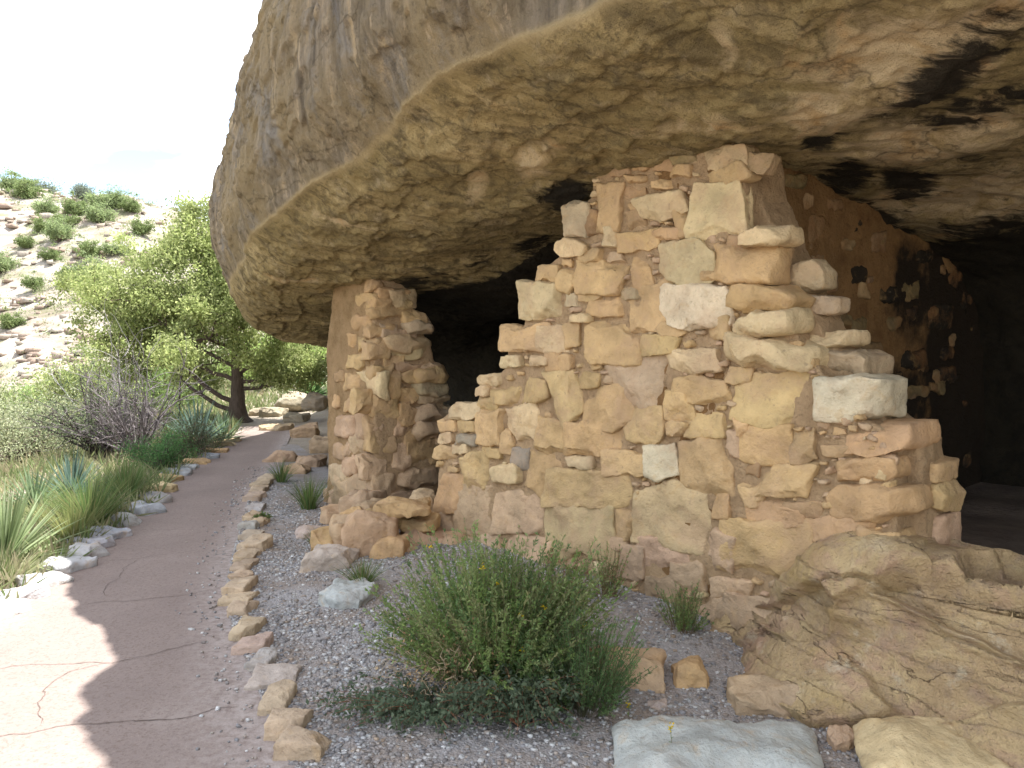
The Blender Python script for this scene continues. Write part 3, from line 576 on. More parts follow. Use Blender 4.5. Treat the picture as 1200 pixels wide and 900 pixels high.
for i, (u, v, w_, h_, rot, ck) in enumerate(ST):
    pp = rpoly(u, v, w_*1.12, h_*1.13, rot, rs, .2); pp = [PL(a, b, 0) for a, b in pp]; cov.append((u, v, w_, h_))
    size = min(w_, h_)/933*4.5; pro = {'w': .050, 'l': .034, 't': .022, 'd': .006, 'p': .008, 'y': .014, 'v': .010}.get(ck, .016)+rs.uniform(-.010, .012)
    V, Fc = stone(pp, -.10, pro, 100+i, n=20 if w_*h_ > 900 else 12, k=9, cuts=rs.randint(2, 6), rough=.024, tilt=rs.uniform(-.09, .09, 2))
    acc.add(SD(V[:, 0], V[:, 2], V[:, 1]), Fc, scol(ck, rs))
# chinking stones in the gaps
from math import hypot
oi = np.array(MAINW, float)
def inpoly(u, v, pg):
    c = False; n = len(pg); j = n-1
    for i in range(n):
        if (pg[i][1] > v) != (pg[j][1] > v) and u < (pg[j][0]-pg[i][0])*(v-pg[i][1])/(pg[j][1]-pg[i][1])+pg[i][0]: c = not c
        j = i
    return c
pg = MAINW+[(1000, 700), (960, 760), (900, 790), (700, 720), (520, 660)]
tries = 0; made = 0
while tries < 9000 and made < 230:
    tries += 1; u = rs.uniform(505, 1050); v = rs.uniform(170, 790)
    if not inpoly(u, v, pg): continue
    w_ = rs.uniform(5, 17)*(1.5 if tries < 3000 else 1); h_ = w_*rs.uniform(.4, .9)
    if any(abs(u-a) < (w_+c)*.5 and abs(v-b) < (h_+e)*.5 for a, b, c, e in cov): continue
    cov.append((u, v, w_, h_)); made += 1
    pp = [PL(a, b, 0) for a, b in rpoly(u, v, w_, h_, rs.uniform(-25, 25), rs, .25)]
    V, Fc = stone(pp, -.05, rs.uniform(-.004, .018), 900+made, n=5, k=5, cuts=4, rough=.04)
    acc.add(SD(V[:, 0], V[:, 2], V[:, 1]), Fc, scol(rs.choice(list('tppptl')), rs)*.93)
reparent(acc.build('stonework', M_STONE), main)
# the slabs of the ragged doorway edge, each one a piece that sticks out of the wall
SL = [(897,277,62,26,-2,'l',-.16,.10,'pale slab jutting out near the top of the wall edge'),(873,310,82,48,0,'t',-.16,.07,'rounded pinkish tan stone'),(943,325,48,36,-6,'g',-.36,-.14,'pale square stone set back on the edge'),
(892,350,80,32,2,'t',-.18,.09,None),(958,357,52,23,3,'g',-.38,-.14,None),(893,380,120,34,-9,'l',-.18,.11,'long light slab tilted up to the right'),(977,398,62,22,0,'l',-.40,-.12,None),(903,413,114,38,6,'l',-.2,.10,'pointed light slab below the tilted one'),
(1000,425,82,27,3,'g',-.42,-.1,None),(990,467,84,58,0,'w',-.34,.05,'big whitish block'),(1012,514,122,38,3,'o',-.40,.06,'long orange tan coping slab'),(1004,550,108,30,2,'o',-.22,.05,None),(1090,550,44,30,0,'o',-.46,-.22,None),
(1020,588,104,44,4,'o',-.24,.06,None),(1098,584,34,40,0,'t',-.46,-.2,None),(1030,637,56,46,0,'o',-.24,.045,None),(1082,632,64,62,0,'p',-.48,-.2,None)]
for i, (u, v, w_, h_, rot, ck, d0, d1, lb) in enumerate(SL):
    a = Acc(); pd = 0 if d1 > -.05 else (d0+d1)/2+.03
    pp = [PL(x, y, pd) for x, y in rpoly(u, v, w_, h_, rot, rs, .12, k=6 if w_ > h_*2 else None)]
    V, Fc = stone(pp, d0, d1, 400+i, n=16, k=6, cuts=5, rough=.022, tilt=rs.uniform(-.06, .06, 2)); a.add(SD(V[:, 0], V[:, 2], V[:, 1]), Fc, scol(ck, rs))
    o = reparent(a.build('stone_slab', M_STONE), main)
    if lb: o['label'] = lb
# cross wall, mud plastered and sooted, behind the doorway edge (runs back into the alcove)
cw = empty('plastered_wall', tuple(SD(2.55, -1.5, 0)), 'brown mud plastered inner wall with sooty black patches, running back into the alcove', 'wall')
def slab_s(s0, s1, outline, mat, voxel=.02, amp=.015, attrs=None, it=2):
    n = len(outline); V = [tuple(SD(s1, d, z)) for d, z in outline]+[tuple(SD(s0, d, z)) for d, z in outline]
    Fc = [list(range(n)), list(range(n, 2*n))[::-1]]+[[i, i+n, (i+1) % n+n, (i+1) % n] for i in range(n)]
    V, Fq = remeshed(V, Fc, voxel); V = relax(V, Fq, it); NN = vnormals(V, Fq); V = V+NN*(amp*fbm(V*6, 4)+amp*2*fbm(V*1.7, 3))[:, None]
    return link_mesh('mortar', V, Fq, mat, None, attrs=attrs(V) if attrs else None)
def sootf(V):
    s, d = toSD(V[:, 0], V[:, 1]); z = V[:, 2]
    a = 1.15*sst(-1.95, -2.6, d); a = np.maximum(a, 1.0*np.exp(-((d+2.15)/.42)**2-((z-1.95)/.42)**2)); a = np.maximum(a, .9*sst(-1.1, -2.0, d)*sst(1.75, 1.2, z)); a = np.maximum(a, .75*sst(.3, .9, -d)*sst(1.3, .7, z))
    a = np.maximum(a, .6*sst(2.55, 2.68, z)); a = np.minimum(a, 1.2); return {'soot_shade': a}
M_PLAST = m_mud('plaster', (.29, .165, .070), (.19, .10, .040), soot_shade=True)
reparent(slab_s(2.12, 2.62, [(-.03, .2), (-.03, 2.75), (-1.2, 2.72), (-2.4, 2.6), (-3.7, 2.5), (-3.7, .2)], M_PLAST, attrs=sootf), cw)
acc = Acc(); rs = np.random.RandomState(5)
for i, (u, v, w_, h_, ck) in enumerate([(907,250,22,32,'v'),(932,214,52,18,'v'),(955,275,22,46,'d'),(925,292,26,44,'v'),(975,240,24,14,'d'),(1005,263,16,18,'k'),(993,287,26,15,'t'),(947,237,9,20,'t'),(973,330,20,30,'d'),(1006,322,20,22,'k'),(990,373,28,20,'v'),(940,195,26,12,'d'),(1000,230,24,12,'v'),(955,305,18,14,'d'),(1030,285,20,26,'d'),(1065,340,30,24,'v'),(1050,380,22,18,'v'),(1085,300,24,18,'k'),(1020,410,34,20,'d'),(1070,420,30,24,'k'),(1100,370,26,30,'k'),(1075,460,30,20,'v'),(1110,440,24,20,'k'),(1040,345,24,20,'k'),(1095,500,30,22,'k')]):
    pp = [PS(a, b, 2.62) for a, b in rpoly(u, v, w_, h_, 0, rs, .15)]; V, Fc = stone(pp, -.1, rs.uniform(.012, .03), 700+i, n=8, k=6, cuts=3)
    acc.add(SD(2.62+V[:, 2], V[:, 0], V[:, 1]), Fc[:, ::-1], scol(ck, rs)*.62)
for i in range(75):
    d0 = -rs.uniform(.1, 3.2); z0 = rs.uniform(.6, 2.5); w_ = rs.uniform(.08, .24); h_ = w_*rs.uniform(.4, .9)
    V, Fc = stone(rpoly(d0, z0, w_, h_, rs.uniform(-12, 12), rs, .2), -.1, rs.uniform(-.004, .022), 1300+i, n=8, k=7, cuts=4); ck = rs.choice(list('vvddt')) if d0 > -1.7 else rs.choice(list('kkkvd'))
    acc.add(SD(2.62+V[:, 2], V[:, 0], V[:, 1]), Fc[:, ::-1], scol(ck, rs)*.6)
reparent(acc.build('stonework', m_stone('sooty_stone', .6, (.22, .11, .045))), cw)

# ------------------------------------------------------------------ far wall (corner pillar)
fw = empty('ruin_wall', tuple(SD(-1.5, -.3, 0)), 'narrow ruined wall end beside the path, tan rubble masonry under the low overhang', 'wall')
FWS = [(0.03, -.2), (.05, .35), (.0, 1.2), (0, 1.7), (-.02, 2.35)]
f0 = [PS(u, v, -1.1) for u, v in [(395, 600), (402, 575), (412, 480), (425, 400), (436, 330), (438, 300), (482, 300), (482, 340), (488, 372), (505, 405), (515, 440), (522, 470), (524, 520), (524, 600)]]
V2 = [(PL(404, 590, .05)), (PL(398, 470, 0)), (PL(398, 330, 0))]
# block 1: the path side leaf; block 2: the cross leaf with the stepped end
ol2 = [PL(u, v, 0) for u, v in [(376, 600), (384, 560), (384, 480), (382, 405), (392, 325), (396, 290), (427, 290), (432, 330), (434, 600)]]
reparent(core_slab('mortar', ol2, -.42, .0, m_mud('ochre_mud', (.40, .265, .14), (.28, .18, .085)), None, voxel=.018, amp=.015, off=9), fw)
dd_ = [(d, z) for d, z in f0]; dd_ = [(min(d, -.02), z) for d, z in dd_]
reparent(slab_s(-1.62, -1.12, dd_[::-1], M_MUD, voxel=.018, amp=.016), fw)
ST2 = [(426,352,22,18,'o'),(424,378,26,20,'o'),(428,402,22,18,'t'),(418,424,24,20,'t'),(412,448,22,20,'t'),(416,472,26,24,'t'),(408,500,24,26,'p'),(404,528,26,24,'p'),(396,556,30,26,'p'),(392,582,30,24,'p'),(394,470,12,20,'o'),(412,398,12,16,'o'),(398,440,14,16,'d'),(462,345,60,16,'o'),(460,365,50,18,'o'),(448,388,38,18,'t'),(475,356,22,14,'t'),(455,385,20,20,'g'),(443,410,30,22,'t'),(470,395,50,18,'p'),(470,412,60,20,'l'),(450,436,32,22,'t'),(480,430,46,16,'p'),(505,432,30,14,'p'),(488,442,40,18,'t'),(430,450,28,36,'l'),(455,450,28,36,'t'),(495,452,36,18,'p'),(480,465,30,20,'t'),(507,465,44,18,'g'),(505,485,46,20,'g'),
(432,470,30,30,'t'),(452,478,34,28,'t'),(478,486,26,30,'t'),(425,495,28,38,'p'),(450,510,34,52,'t'),(473,500,22,22,'p'),(508,505,40,18,'p'),(490,510,40,30,'t'),(500,530,50,34,'t'),(420,520,22,30,'p'),(470,535,24,32,'p'),(440,548,30,30,'p'),(412,545,20,26,'p'),(450,572,36,36,'p'),(490,560,50,26,'p'),(420,575,34,40,'p'),(480,590,60,30,'p'),(510,590,40,30,'b'),(447,360,22,30,'o'),(446,335,22,18,'o'),(400,575,30,44,'p'),(462,425,24,14,'t'),(520,510,18,26,'p')]
acc = Acc(); rs = np.random.RandomState(15)
for i, (u, v, w_, h_, ck) in enumerate(ST2):
    pp = rpoly(u, v, w_*.95, h_*.95, 0, rs, .17)
    if u < 432:
        pp = [PL(a, b, 0.0) for a, b in pp]; V, Fc = stone(pp, -.12, rs.uniform(.02, .05), 1500+i, n=9, k=5, cuts=4); acc.add(SD(V[:, 0], V[:, 2], V[:, 1]), Fc, scol(ck, rs)); continue
    pp = [PS(a, b, -1.1) for a, b in pp]
    V, Fc = stone(pp, -.14, rs.uniform(-.005, .04), 1500+i, n=13, k=8, cuts=4, tilt=rs.uniform(-.1, .1, 2)); acc.add(SD(-1.1+V[:, 2], V[:, 0], V[:, 1]), Fc[:, ::-1], scol(ck, rs))
reparent(acc.build('stonework', M_STONE), fw)
for i, (u, v, w_, h_, ck, lb) in enumerate([(470,349,46,22,'l','light stone near the top of the pillar'),(486,372,30,26,'t',None),(492,382,38,20,'g',None),(478,403,70,24,'l','flat slab above the ragged middle'),(505,440,44,22,'t',None),(508,455,50,20,'g',None),(508,485,54,22,'g','grey tan slab end beside the dark opening'),(505,505,50,22,'p',None)]):
    a = Acc(); pp = [PS(x, y, -1.1) for x, y in rpoly(u, v, w_, h_, rs.uniform(-6, 6), rs, .14, k=6)]
    V, Fc = stone(pp, -.3, rs.uniform(.06, .1), 1700+i, n=13, k=5, cuts=5, rough=.03); a.add(SD(-1.1+V[:, 2], V[:, 0], V[:, 1]), Fc[:, ::-1], scol(ck, rs))
    o = reparent(a.build('stone_slab', M_STONE), fw)
    if lb: o['label'] = lb

# ------------------------------------------------------------------ loose rocks
def rock(name, cat, label, u, v, w_, h_, ck, dep=None, z0=None, pale=0, seed=0, group=None, rot=0, n=16, mat=None, k=4, zoff=0, cuts=7, rough=.04, flat=1.0):
    """u,v the rock's base centre in the picture; w_ width px, h_ height px above the base"""
    rs = np.random.RandomState(seed+3000); g = G(u, v); z = float(terrain(g[0], g[1]))+zoff; g = G(u, v, z)
    wm = w_*g[1]/F; hm = h_*g[1]/F; dp = dep if dep else wm*.75
    pp = rpoly(0, 0, wm, dp, rot, rs, .16)
    V, Fc = stone(pp, -hm*.35, hm*flat, seed+3000, n=n, k=k, cuts=cuts, rough=rough)
    o = link_mesh(name, V, Fc, mat or M_CLEAN, None, np.broadcast_to(scol(ck, rs)*(1-pale)+np.array([.42, .37, .31])*pale, (len(V), 3))); o.location = (g[0], g[1]+dp*.35, z)
    return tag(o, label, cat, group)
KR_ = [ # u v w h colour label
(350,893,50,26,'o','large ochre kerb block nearest the camera on the gravel side of the path'),
(331,868,42,24,'o','squarish tan kerb block second from the bottom of the picture beside the gravel'),
(318,838,34,18,'o','ochre kerb block just below the flat pinkish lilac stone'),
(316,807,48,14,'m','flat pinkish lilac kerb stone beside the gravel'),
(300,786,30,14,'W','whitish kerb stone between the reddish and the lilac stones'),
(291,767,34,15,'r','reddish brown kerb stone beside the gravel'),
(283,749,28,16,'t','tan wedge shaped kerb stone just beyond the reddish one'),
(278,724,25,14,'o','small tan kerb block with a gap before the wedge shaped stone'),
(275,709,29,9,'o','low broad ochre kerb stone lying across the row by the gravel'),
(274,697,24,13,'t','grey tan square kerb stone in the straight part of the gravel side row'),
(277,681,23,8,'o','thin ochre kerb stone between a square grey tan and a brown stone'),
(280,671,22,9,'d','brownish kerb stone just before the tan one at the big double stone'),
(283,659,21,11,'t','tan kerb stone at the near foot of the biggest stone of the gravel side row'),
(293,648,30,17,'t','biggest angular kerb stone in the middle of the gravel side row'),
(289,622,18,10,'W','whitish kerb stone beyond the biggest one, gravel side'),
(302,618,12,10,'o','small orange stone squeezed behind the whitish kerb stone'),
(290,634,22,9,'g','flat grey tan kerb stone touching the far side of the biggest one'),
(291,611,16,8,'t','small tan kerb stone beyond the whitish one'),
(295,600,19,8,'W','pale cream flat kerb stone level with the little green weed'),
(296,588,19,9,'p','pinkish kerb stone just beyond the pale cream flat one'),
(299,579,18,7,'o','thin ochre kerb stone near the far end of the gravel side row'),
(304,571,18,7,'t','tan kerb stone second from the far end of the gravel side row'),
(311,564,17,6,'l','cream kerb stone ending the gravel side row, near the grass clump')]
for i, (u, v, w_, h_, ck, lb) in enumerate(KR_): rock('kerb_stone', 'kerb stone', lb, u+1, v, w_*1.12, h_, ck, dep=max(.10, min(.27, 1.0*abs(G(u, v)[1]-G(u, sorted([q[1] for q in KR_ if q[1] < v-3] or [v-8])[-1])[1]))), pale=.5, seed=i, group='kerb stones on the gravel side of the path', k=9, cuts=4, rough=.022, n=16)
KL_ = [
(276,519,15,5,'g','small grey kerb stone ending the plant side row near the tree'),
(267,524,18,6,'g','grey kerb stone second from the tree end of the plant side row'),
(254,532,24,6,'t','tan flat kerb stone a little before the tree on the plant side'),
(243,539,22,7,'B','bluish grey kerb stone beside the blue green leaves'),
(231,546,24,7,'t','tan kerb stone just nearer than the bluish one, plant side'),
(219,552,20,7,'W','pale grey kerb stone beside a grey blue one under the bright green bush'),
(210,559,24,9,'B','grey blue kerb stone under the bright green bush'),
(199,566,24,9,'t','cream tan kerb stone at the foot of the bright green bush'),
(190,578,30,10,'l','broad cream kerb stone before the widest grey slab'),
(176,590,40,12,'W','widest whitish grey slab in the plant side row'),
(168,604,34,12,'B','grey layered kerb stone right below the widest slab'),
(148,617,34,12,'W','pale layered kerb stone in the middle of the plant side row'),
(128,632,36,13,'B','grey layered kerb stone beside the long green grass'),
(108,645,36,14,'B','darker grey layered kerb stone with a rough top by the grass'),
(92,660,30,16,'W','last shaded pale kerb stone before the sunlight'),
(74,672,34,15,'W','first sunlit white kerb stone beside the bright yucca'),
(50,690,36,14,'W','sunlit kerb stone under the tips of the bright yucca'),
(24,707,38,14,'W','sunlit kerb stone at the base of the bright yucca'),
(-6,726,40,14,'W','sunlit kerb stone cut by the left picture edge')]
for i, (u, v, w_, h_, ck, lb) in enumerate(KL_): rock('kerb_stone', 'kerb stone', lb, u-6, v-1, w_*1.5, h_*.95, ck, dep=max(.2, h_*1.8*5.5/933*1.7), rot=-30 if u < 200 else 0, seed=100+i, group='kerb stones on the plant side of the path', k=5, cuts=5, rough=.03, n=14)
for i, a in enumerate([
 ('boulder','boulder','large bluish white boulder half buried at the bottom edge below the bush',852,925,262,44,'W',.42,6),
 ('boulder','boulder','yellowish tan boulder at the bottom right corner below the ledge',1110,925,170,58,'l',.4,1),
 ('rock','rock','angular tan block lying on the dirt right of the bush',812,806,48,32,'o',.17,2),
 ('rock','rock','pale rounded rock partly hidden by the right side of the bush',735,806,90,34,'p',.3,3),
 ('rock','rock','small pinkish stone between the bush and the white boulder',772,834,22,12,'m',.07,4),
 ('rock','rock','whitish flat rock on the gravel left of the bush',402,712,60,24,'W',.32,5),
 ('rock','rock','flat whitish rock at the foot of the low rubble heap',384,668,58,22,'m',.4,6),
 ('rock','rock','small flat pinkish rock near the grass tuft by the gravel',360,632,36,13,'m',.25,7),
 ('rock','rock','small pale stone at the front edge of the bush',462,852,20,12,'W',.06,8),
 ('rock','rock','cracked flat tan rock set in the dirt below the ledge',925,838,120,30,'p',.25,9),
 ('rock','rock','small round stone below the cracked flat rock',991,882,34,24,'p',.1,10),
 ('rock','rock','big tan rock at the path side before the far wall',327,542,32,13,'p',.4,11),
 ('rock','rock','squarish tan rock near the end of the path under the overhang',358,512,30,14,'p',.5,12),
 ('rock','rock','pinkish tan rock in the pile between far wall and path',362,548,34,13,'p',.35,13),
 ('rock','rock','pale rock leaning on the far wall beside the path',378,530,34,18,'p',.4,14),
 ('rock','rock','flat pale rock lying just behind the grass clumps',345,556,30,12,'p',.3,15),
 ('rock','rock','flat grey rock at the path end below the tree',322,505,36,8,'g',.5,16),
 ('boulder','boulder','dark shaded boulder under the overhang behind the path end',340,480,40,20,'b',.9,17),  # this pile is coloured darker to stand in for the overhang's shade
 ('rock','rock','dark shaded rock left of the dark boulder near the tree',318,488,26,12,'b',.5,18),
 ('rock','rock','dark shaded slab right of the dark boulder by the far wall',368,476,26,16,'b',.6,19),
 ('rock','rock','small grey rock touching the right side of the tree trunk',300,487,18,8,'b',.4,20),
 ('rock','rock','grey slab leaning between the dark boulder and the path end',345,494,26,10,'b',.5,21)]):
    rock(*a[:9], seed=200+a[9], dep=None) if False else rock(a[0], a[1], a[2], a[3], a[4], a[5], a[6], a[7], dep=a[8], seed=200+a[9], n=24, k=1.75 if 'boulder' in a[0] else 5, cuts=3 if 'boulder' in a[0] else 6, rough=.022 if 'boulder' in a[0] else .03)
# low rubble heap between the two walls, each stone its own thing is a piled block
RB = [(440,640,72,44,'p','biggest pinkish tan block of the low rubble heap'),(470,602,66,16,'t','long flat tan slab on top of the low rubble heap'),(410,634,40,34,'p','upright tan stone at the path side of the low rubble heap'),(500,648,56,40,'p','pinkish block of the low rubble heap next to the big wall'),(505,600,50,26,'p','low pinkish stone wedged between slab and far wall'),(432,602,40,18,'p','rounded stone behind the slab of the low rubble heap'),
(395,606,36,18,'p','tan footing stone below the left corner of the far wall'),(425,590,46,18,'p','pale footing stone below the middle of the far wall'),(475,666,50,26,'p','tan stone at the front foot of the low rubble heap'),(520,672,46,24,'p','pinkish stone where the heap meets the foot of the big wall'),(450,617,60,18,'t','light tan block under the flat slab of the heap'),(535,655,40,30,'p','small block tucked against the big wall foot'),(388,640,34,22,'t','small tan stone at the outer tip of the low rubble heap'),(455,650,44,26,'t','tan stone leaning on the biggest block of the heap'),(418,612,36,20,'o','ochre stone at the upper path side of the heap'),(492,622,40,20,'t','flat stone right of the light tan block in the heap')]
for i, (u, v, w_, h_, ck, lb) in enumerate(RB):
    zb = {0: 0, 1: .24, 2: 0, 3: 0, 4: .15, 5: .15, 6: .05, 7: .12, 8: 0, 9: 0, 10: .1, 11: .05, 12: 0, 13: 0, 14: .1, 15: .1}[i]
    rs = np.random.RandomState(50+i); yy = [5.85, 6.0, 6.0, 6.05, 6.6, 6.4, 7.0, 6.9, 5.75, 5.8, 6.15, 5.95, 5.95, 5.7, 6.3, 6.1][i]; c = W(u, v-h_/2, yy); hm = h_*yy/F; wm = w_*yy/F
    V, Fc = stone(rpoly(0, 0, wm, [.4, .42, .35, .4, .4, .3, .4, .4, .3, .3, .4, .3, .3, .3, .3, .3][i], rs.uniform(-15, 15), rs), -hm/2-(.25 if i not in (1, 10, 15) else 0), hm/2, 5000+i, n=18, k=5, cuts=6, rough=.035)
    o = link_mesh('rubble_block', V, Fc, M_STONE, None, np.broadcast_to(scol(ck, rs), (len(V), 3))); o.location = c; tag(o, lb, 'stone block', 'blocks of the low rubble heap')

# ------------------------------------------------------------------ plants
def quads(C, T, U, L_, Wd):       # leaf quads: centre, long dir, side dir
    a = C-T*(L_/2)[:, None]; b = C+U*(Wd/2)[:, None]; c = C+T*(L_/2)[:, None]; d = C-U*(Wd/2)[:, None]
    V = np.stack([a, b, c, d], 1).reshape(-1, 3); n = len(C); return V, np.arange(n*4).reshape(n, 4)
def unit(v): return v/(np.linalg.norm(v, axis=-1, keepdims=True)+1e-9)
def leaves(acc, C, rs, size, asp, cols, up=.0, jit=.25, dirs=None):
    n = len(C); T = unit(rs.normal(size=(n, 3))+np.array([0, 0, up])) if dirs is None else unit(dirs+rs.normal(size=(n, 3))*jit); U = unit(np.cross(T, rs.normal(size=(n, 3))))
    L_ = size*rs.uniform(.6, 1.4, n); V, Fc = quads(C, T, U, L_, L_*asp); c = np.asarray(cols)[rs.randint(0, len(cols), n)]*rs.uniform(.75, 1.25, (n, 1)); acc.add(V, Fc, np.repeat(c, 4, 0))
def plant_base(x, y): return float(terrain(x, y))
def broom(name, cat, label, x, y, rad, hgt, nst, cols, stemc, seed, leafn=26, leaf=.016, asp=.28, lean=.6, group=None, flowers=0, z=None, thick=.0016):
    rs = np.random.RandomState(seed); z = plant_base(x, y) if z is None else z; root = empty(name, (x, y, z), label, cat, group); st = Acc(); lf = Acc(); tips = []
    for i in range(nst):
        a = rs.rand()*6.283; q = rs.rand()**.6; b0 = np.array([math.cos(a)*rad*.35*q, math.sin(a)*rad*.35*q, 0]); h = hgt*rs.uniform(.4, 1.12)*(1-.3*q)*(1+.22*math.sin(3*a+seed)*q)
        tip = np.array([math.cos(a)*rad*q*rs.uniform(.8, 1.1), math.sin(a)*rad*q*rs.uniform(.8, 1.1), h]); m = (b0+tip)/2+np.array([0, 0, h*.12])+rs.normal(size=3)*.015
        t = np.linspace(0, 1, 7)[:, None]; pts = (1-t)**2*b0+2*t*(1-t)*m+t*t*tip
        tube(st, pts, np.linspace(thick, thick*.5, 7), np.asarray(stemc)*rs.uniform(.7, 1.3), 3); tips.append(tip)
        tt = rs.uniform(.22, 1, leafn)[:, None]; C = (1-tt)**2*b0+2*tt*(1-tt)*m+tt*tt*tip; dr = unit(2*(1-tt)*(m-b0)+2*tt*(tip-m))+rs.normal(size=(leafn, 3))*.55
        dr = unit(dr); C = C+dr*leaf*.45; U = unit(np.cross(dr, rs.normal(size=(leafn, 3)))); L_ = leaf*rs.uniform(.7, 1.4, leafn)*(1.15-.4*tt[:, 0]); V, Fc = quads(C, dr, U, L_, L_*asp)
        c = np.asarray(cols)[rs.randint(0, len(cols))]*rs.uniform(.8, 1.2, (leafn, 1)); lf.add(V, Fc, np.repeat(c, 4, 0))
    st.build('stem', M_STEM, root); lf.build('foliage', M_LEAF, root, smooth=False)
    for i in range(flowers):
        fa = Acc(); p = tips[rs.randint(len(tips))]+np.array([0, 0, .005]); C = p+rs.normal(size=(14, 3))*.006; leaves(fa, C, rs, .010, .7, [(.75, .55, .02)]); f_ = fa.build('flower', M_LEAF, root, smooth=False)
    return root
GREEN = [(.17, .26, .08), (.22, .31, .10), (.27, .34, .14), (.13, .21, .08), (.26, .28, .13)]; BLUEG = [(.12, .16, .095), (.15, .19, .12), (.095, .13, .08)]
g = G(585, 806); broom('rabbitbrush_bush', 'bush', 'large bushy green shrub with upright stems and few yellow flowers in front of the wall', g[0]-.02, g[1]+.08, .62, .66, 900, GREEN, (.22, .2, .1), 1, leafn=56, leaf=.026, asp=.33, flowers=9)
g = G(690, 838); broom('rabbitbrush_bush', 'bush', 'darker green upright shrub joined to the right side of the large bush', g[0]-.02, g[1]+.05, .33, .42, 300, [(.14, .24, .09), (.18, .28, .11), (.11, .2, .08)], (.13, .13, .07), 2, leafn=40, leaf=.018, flowers=3)
# sprawling blue green milkvetch with dry leaves
def sprawl(name, cat, label, x, y, rad, n, cols, seed, leaf=.02, dry=0, squash=1.0, h=.1):
    rs = np.random.RandomState(seed); z = plant_base(x, y); root = empty(name, (x, y, z), label, cat); st = Acc(); lf = Acc(); dr_ = Acc()
    for i in range(n):
        a = rs.rand()*6.283; l = rad*rs.uniform(.4, 1.05); e = np.array([math.cos(a)*l, math.sin(a)*l*squash, h*rs.uniform(.1, 1.0)+.02]); m = e*.5+np.array([0, 0, h*rs.uniform(.4, 1.1)]); t = np.linspace(0, 1, 9)[:, None]
        pts = 2*t*(1-t)*m+t*t*e; tube(st, pts, np.linspace(.0022, .001, 9), (.25, .12, .07), 3); k = 46; tt = rs.uniform(.25, 1, k)[:, None]; C = 2*tt*(1-tt)*m+tt*tt*e+rs.normal(size=(k, 3))*.012; C[:, 2] = np.maximum(C[:, 2], .006)
        leaves(lf, C, rs, leaf, .5, cols, up=.6)
    st.build('stem', M_STEM, root); lf.build('foliage', M_LEAF, root, smooth=False)
    if dry:
        C = rs.normal(size=(dry, 3))*np.array([.13, .1, .07])+np.array([-.02, .02, .16]); leaves(dr_, C, rs, .024, .55, [(.42, .29, .16), (.36, .23, .12), (.5, .37, .22)])
        for i in range(60):
            p = rs.normal(size=3)*np.array([.12, .08, .05])+np.array([0, 0, .14]); pts = p+np.cumsum(rs.normal(size=(6, 3))*.022, 0); tube(dr_, pts, .0012, (.5, .4, .26), 3)
        dr_.build('dry_foliage', M_LEAF, root, smooth=False)['label'] = 'brown dry leaves and curled stems'
    return root
g = G(500, 845); sprawl('milkvetch_plant', 'plant', 'sprawling blue green leafy plant spreading over the gravel at the foot of the big bush', g[0], g[1]+.02, .50, 90, BLUEG, 3, leaf=.022, dry=0, squash=.5, h=.10)
g = G(610, 862); sprawl('milkvetch_plant', 'plant', 'blue green leafy plant with brown dry leaves under the front of the big bush', g[0], g[1]+.06, .34, 90, BLUEG, 4, leaf=.022, dry=0, squash=.55, h=.2)
g = G(525, 830)
rs = np.random.RandomState(8); root = empty('dry_plant', (g[0], g[1], plant_base(g[0], g[1])), 'tangle of brown dry leaves and stems in the middle of the big bush', 'plant'); a_ = Acc(); b2 = Acc()
C = rs.normal(size=(800, 3))*np.array([.12, .06, .085])+np.array([.0, -.02, .19]); C[:, 2] = abs(C[:, 2]); leaves(a_, C, rs, .015, .55, [(.42, .29, .16), (.36, .23, .12), (.5, .37, .22)])
for i in range(110):
    p = rs.normal(size=3)*np.array([.13, .06, .08])+np.array([0, 0, .18]); tube(b2, p+np.cumsum(rs.normal(size=(7, 3))*.02, 0), .0013, (.46, .36, .24), 3)
b2.build('tangled_stems', M_STEM, root); a_.build('foliage', M_LEAF, root, smooth=False)
g = G(803, 762); broom('rabbitbrush_bush', 'bush', 'small round green shrub growing against the wall foot right of the big bush', g[0], g[1]+.05, .15, .27, 90, GREEN, (.2, .14, .08), 5, leafn=34, leaf=.018)
g = G(712, 722); broom('rabbitbrush_bush', 'bush', 'thin airy shrub with brown stems against the wall behind the big bush', g[0], g[1]+.02, .18, .36, 70, GREEN, (.25, .14, .08), 6, leafn=26, leaf=.017)
g = G(655, 728); broom('rabbitbrush_bush', 'bush', 'wispy green and rust brown shrub between the big bush and the wall', g[0], g[1], .24, .30, 90, [(.14, .15, .06), (.24, .14, .07), (.1, .15, .06)], (.28, .14, .08), 7, leafn=22, leaf=.018)
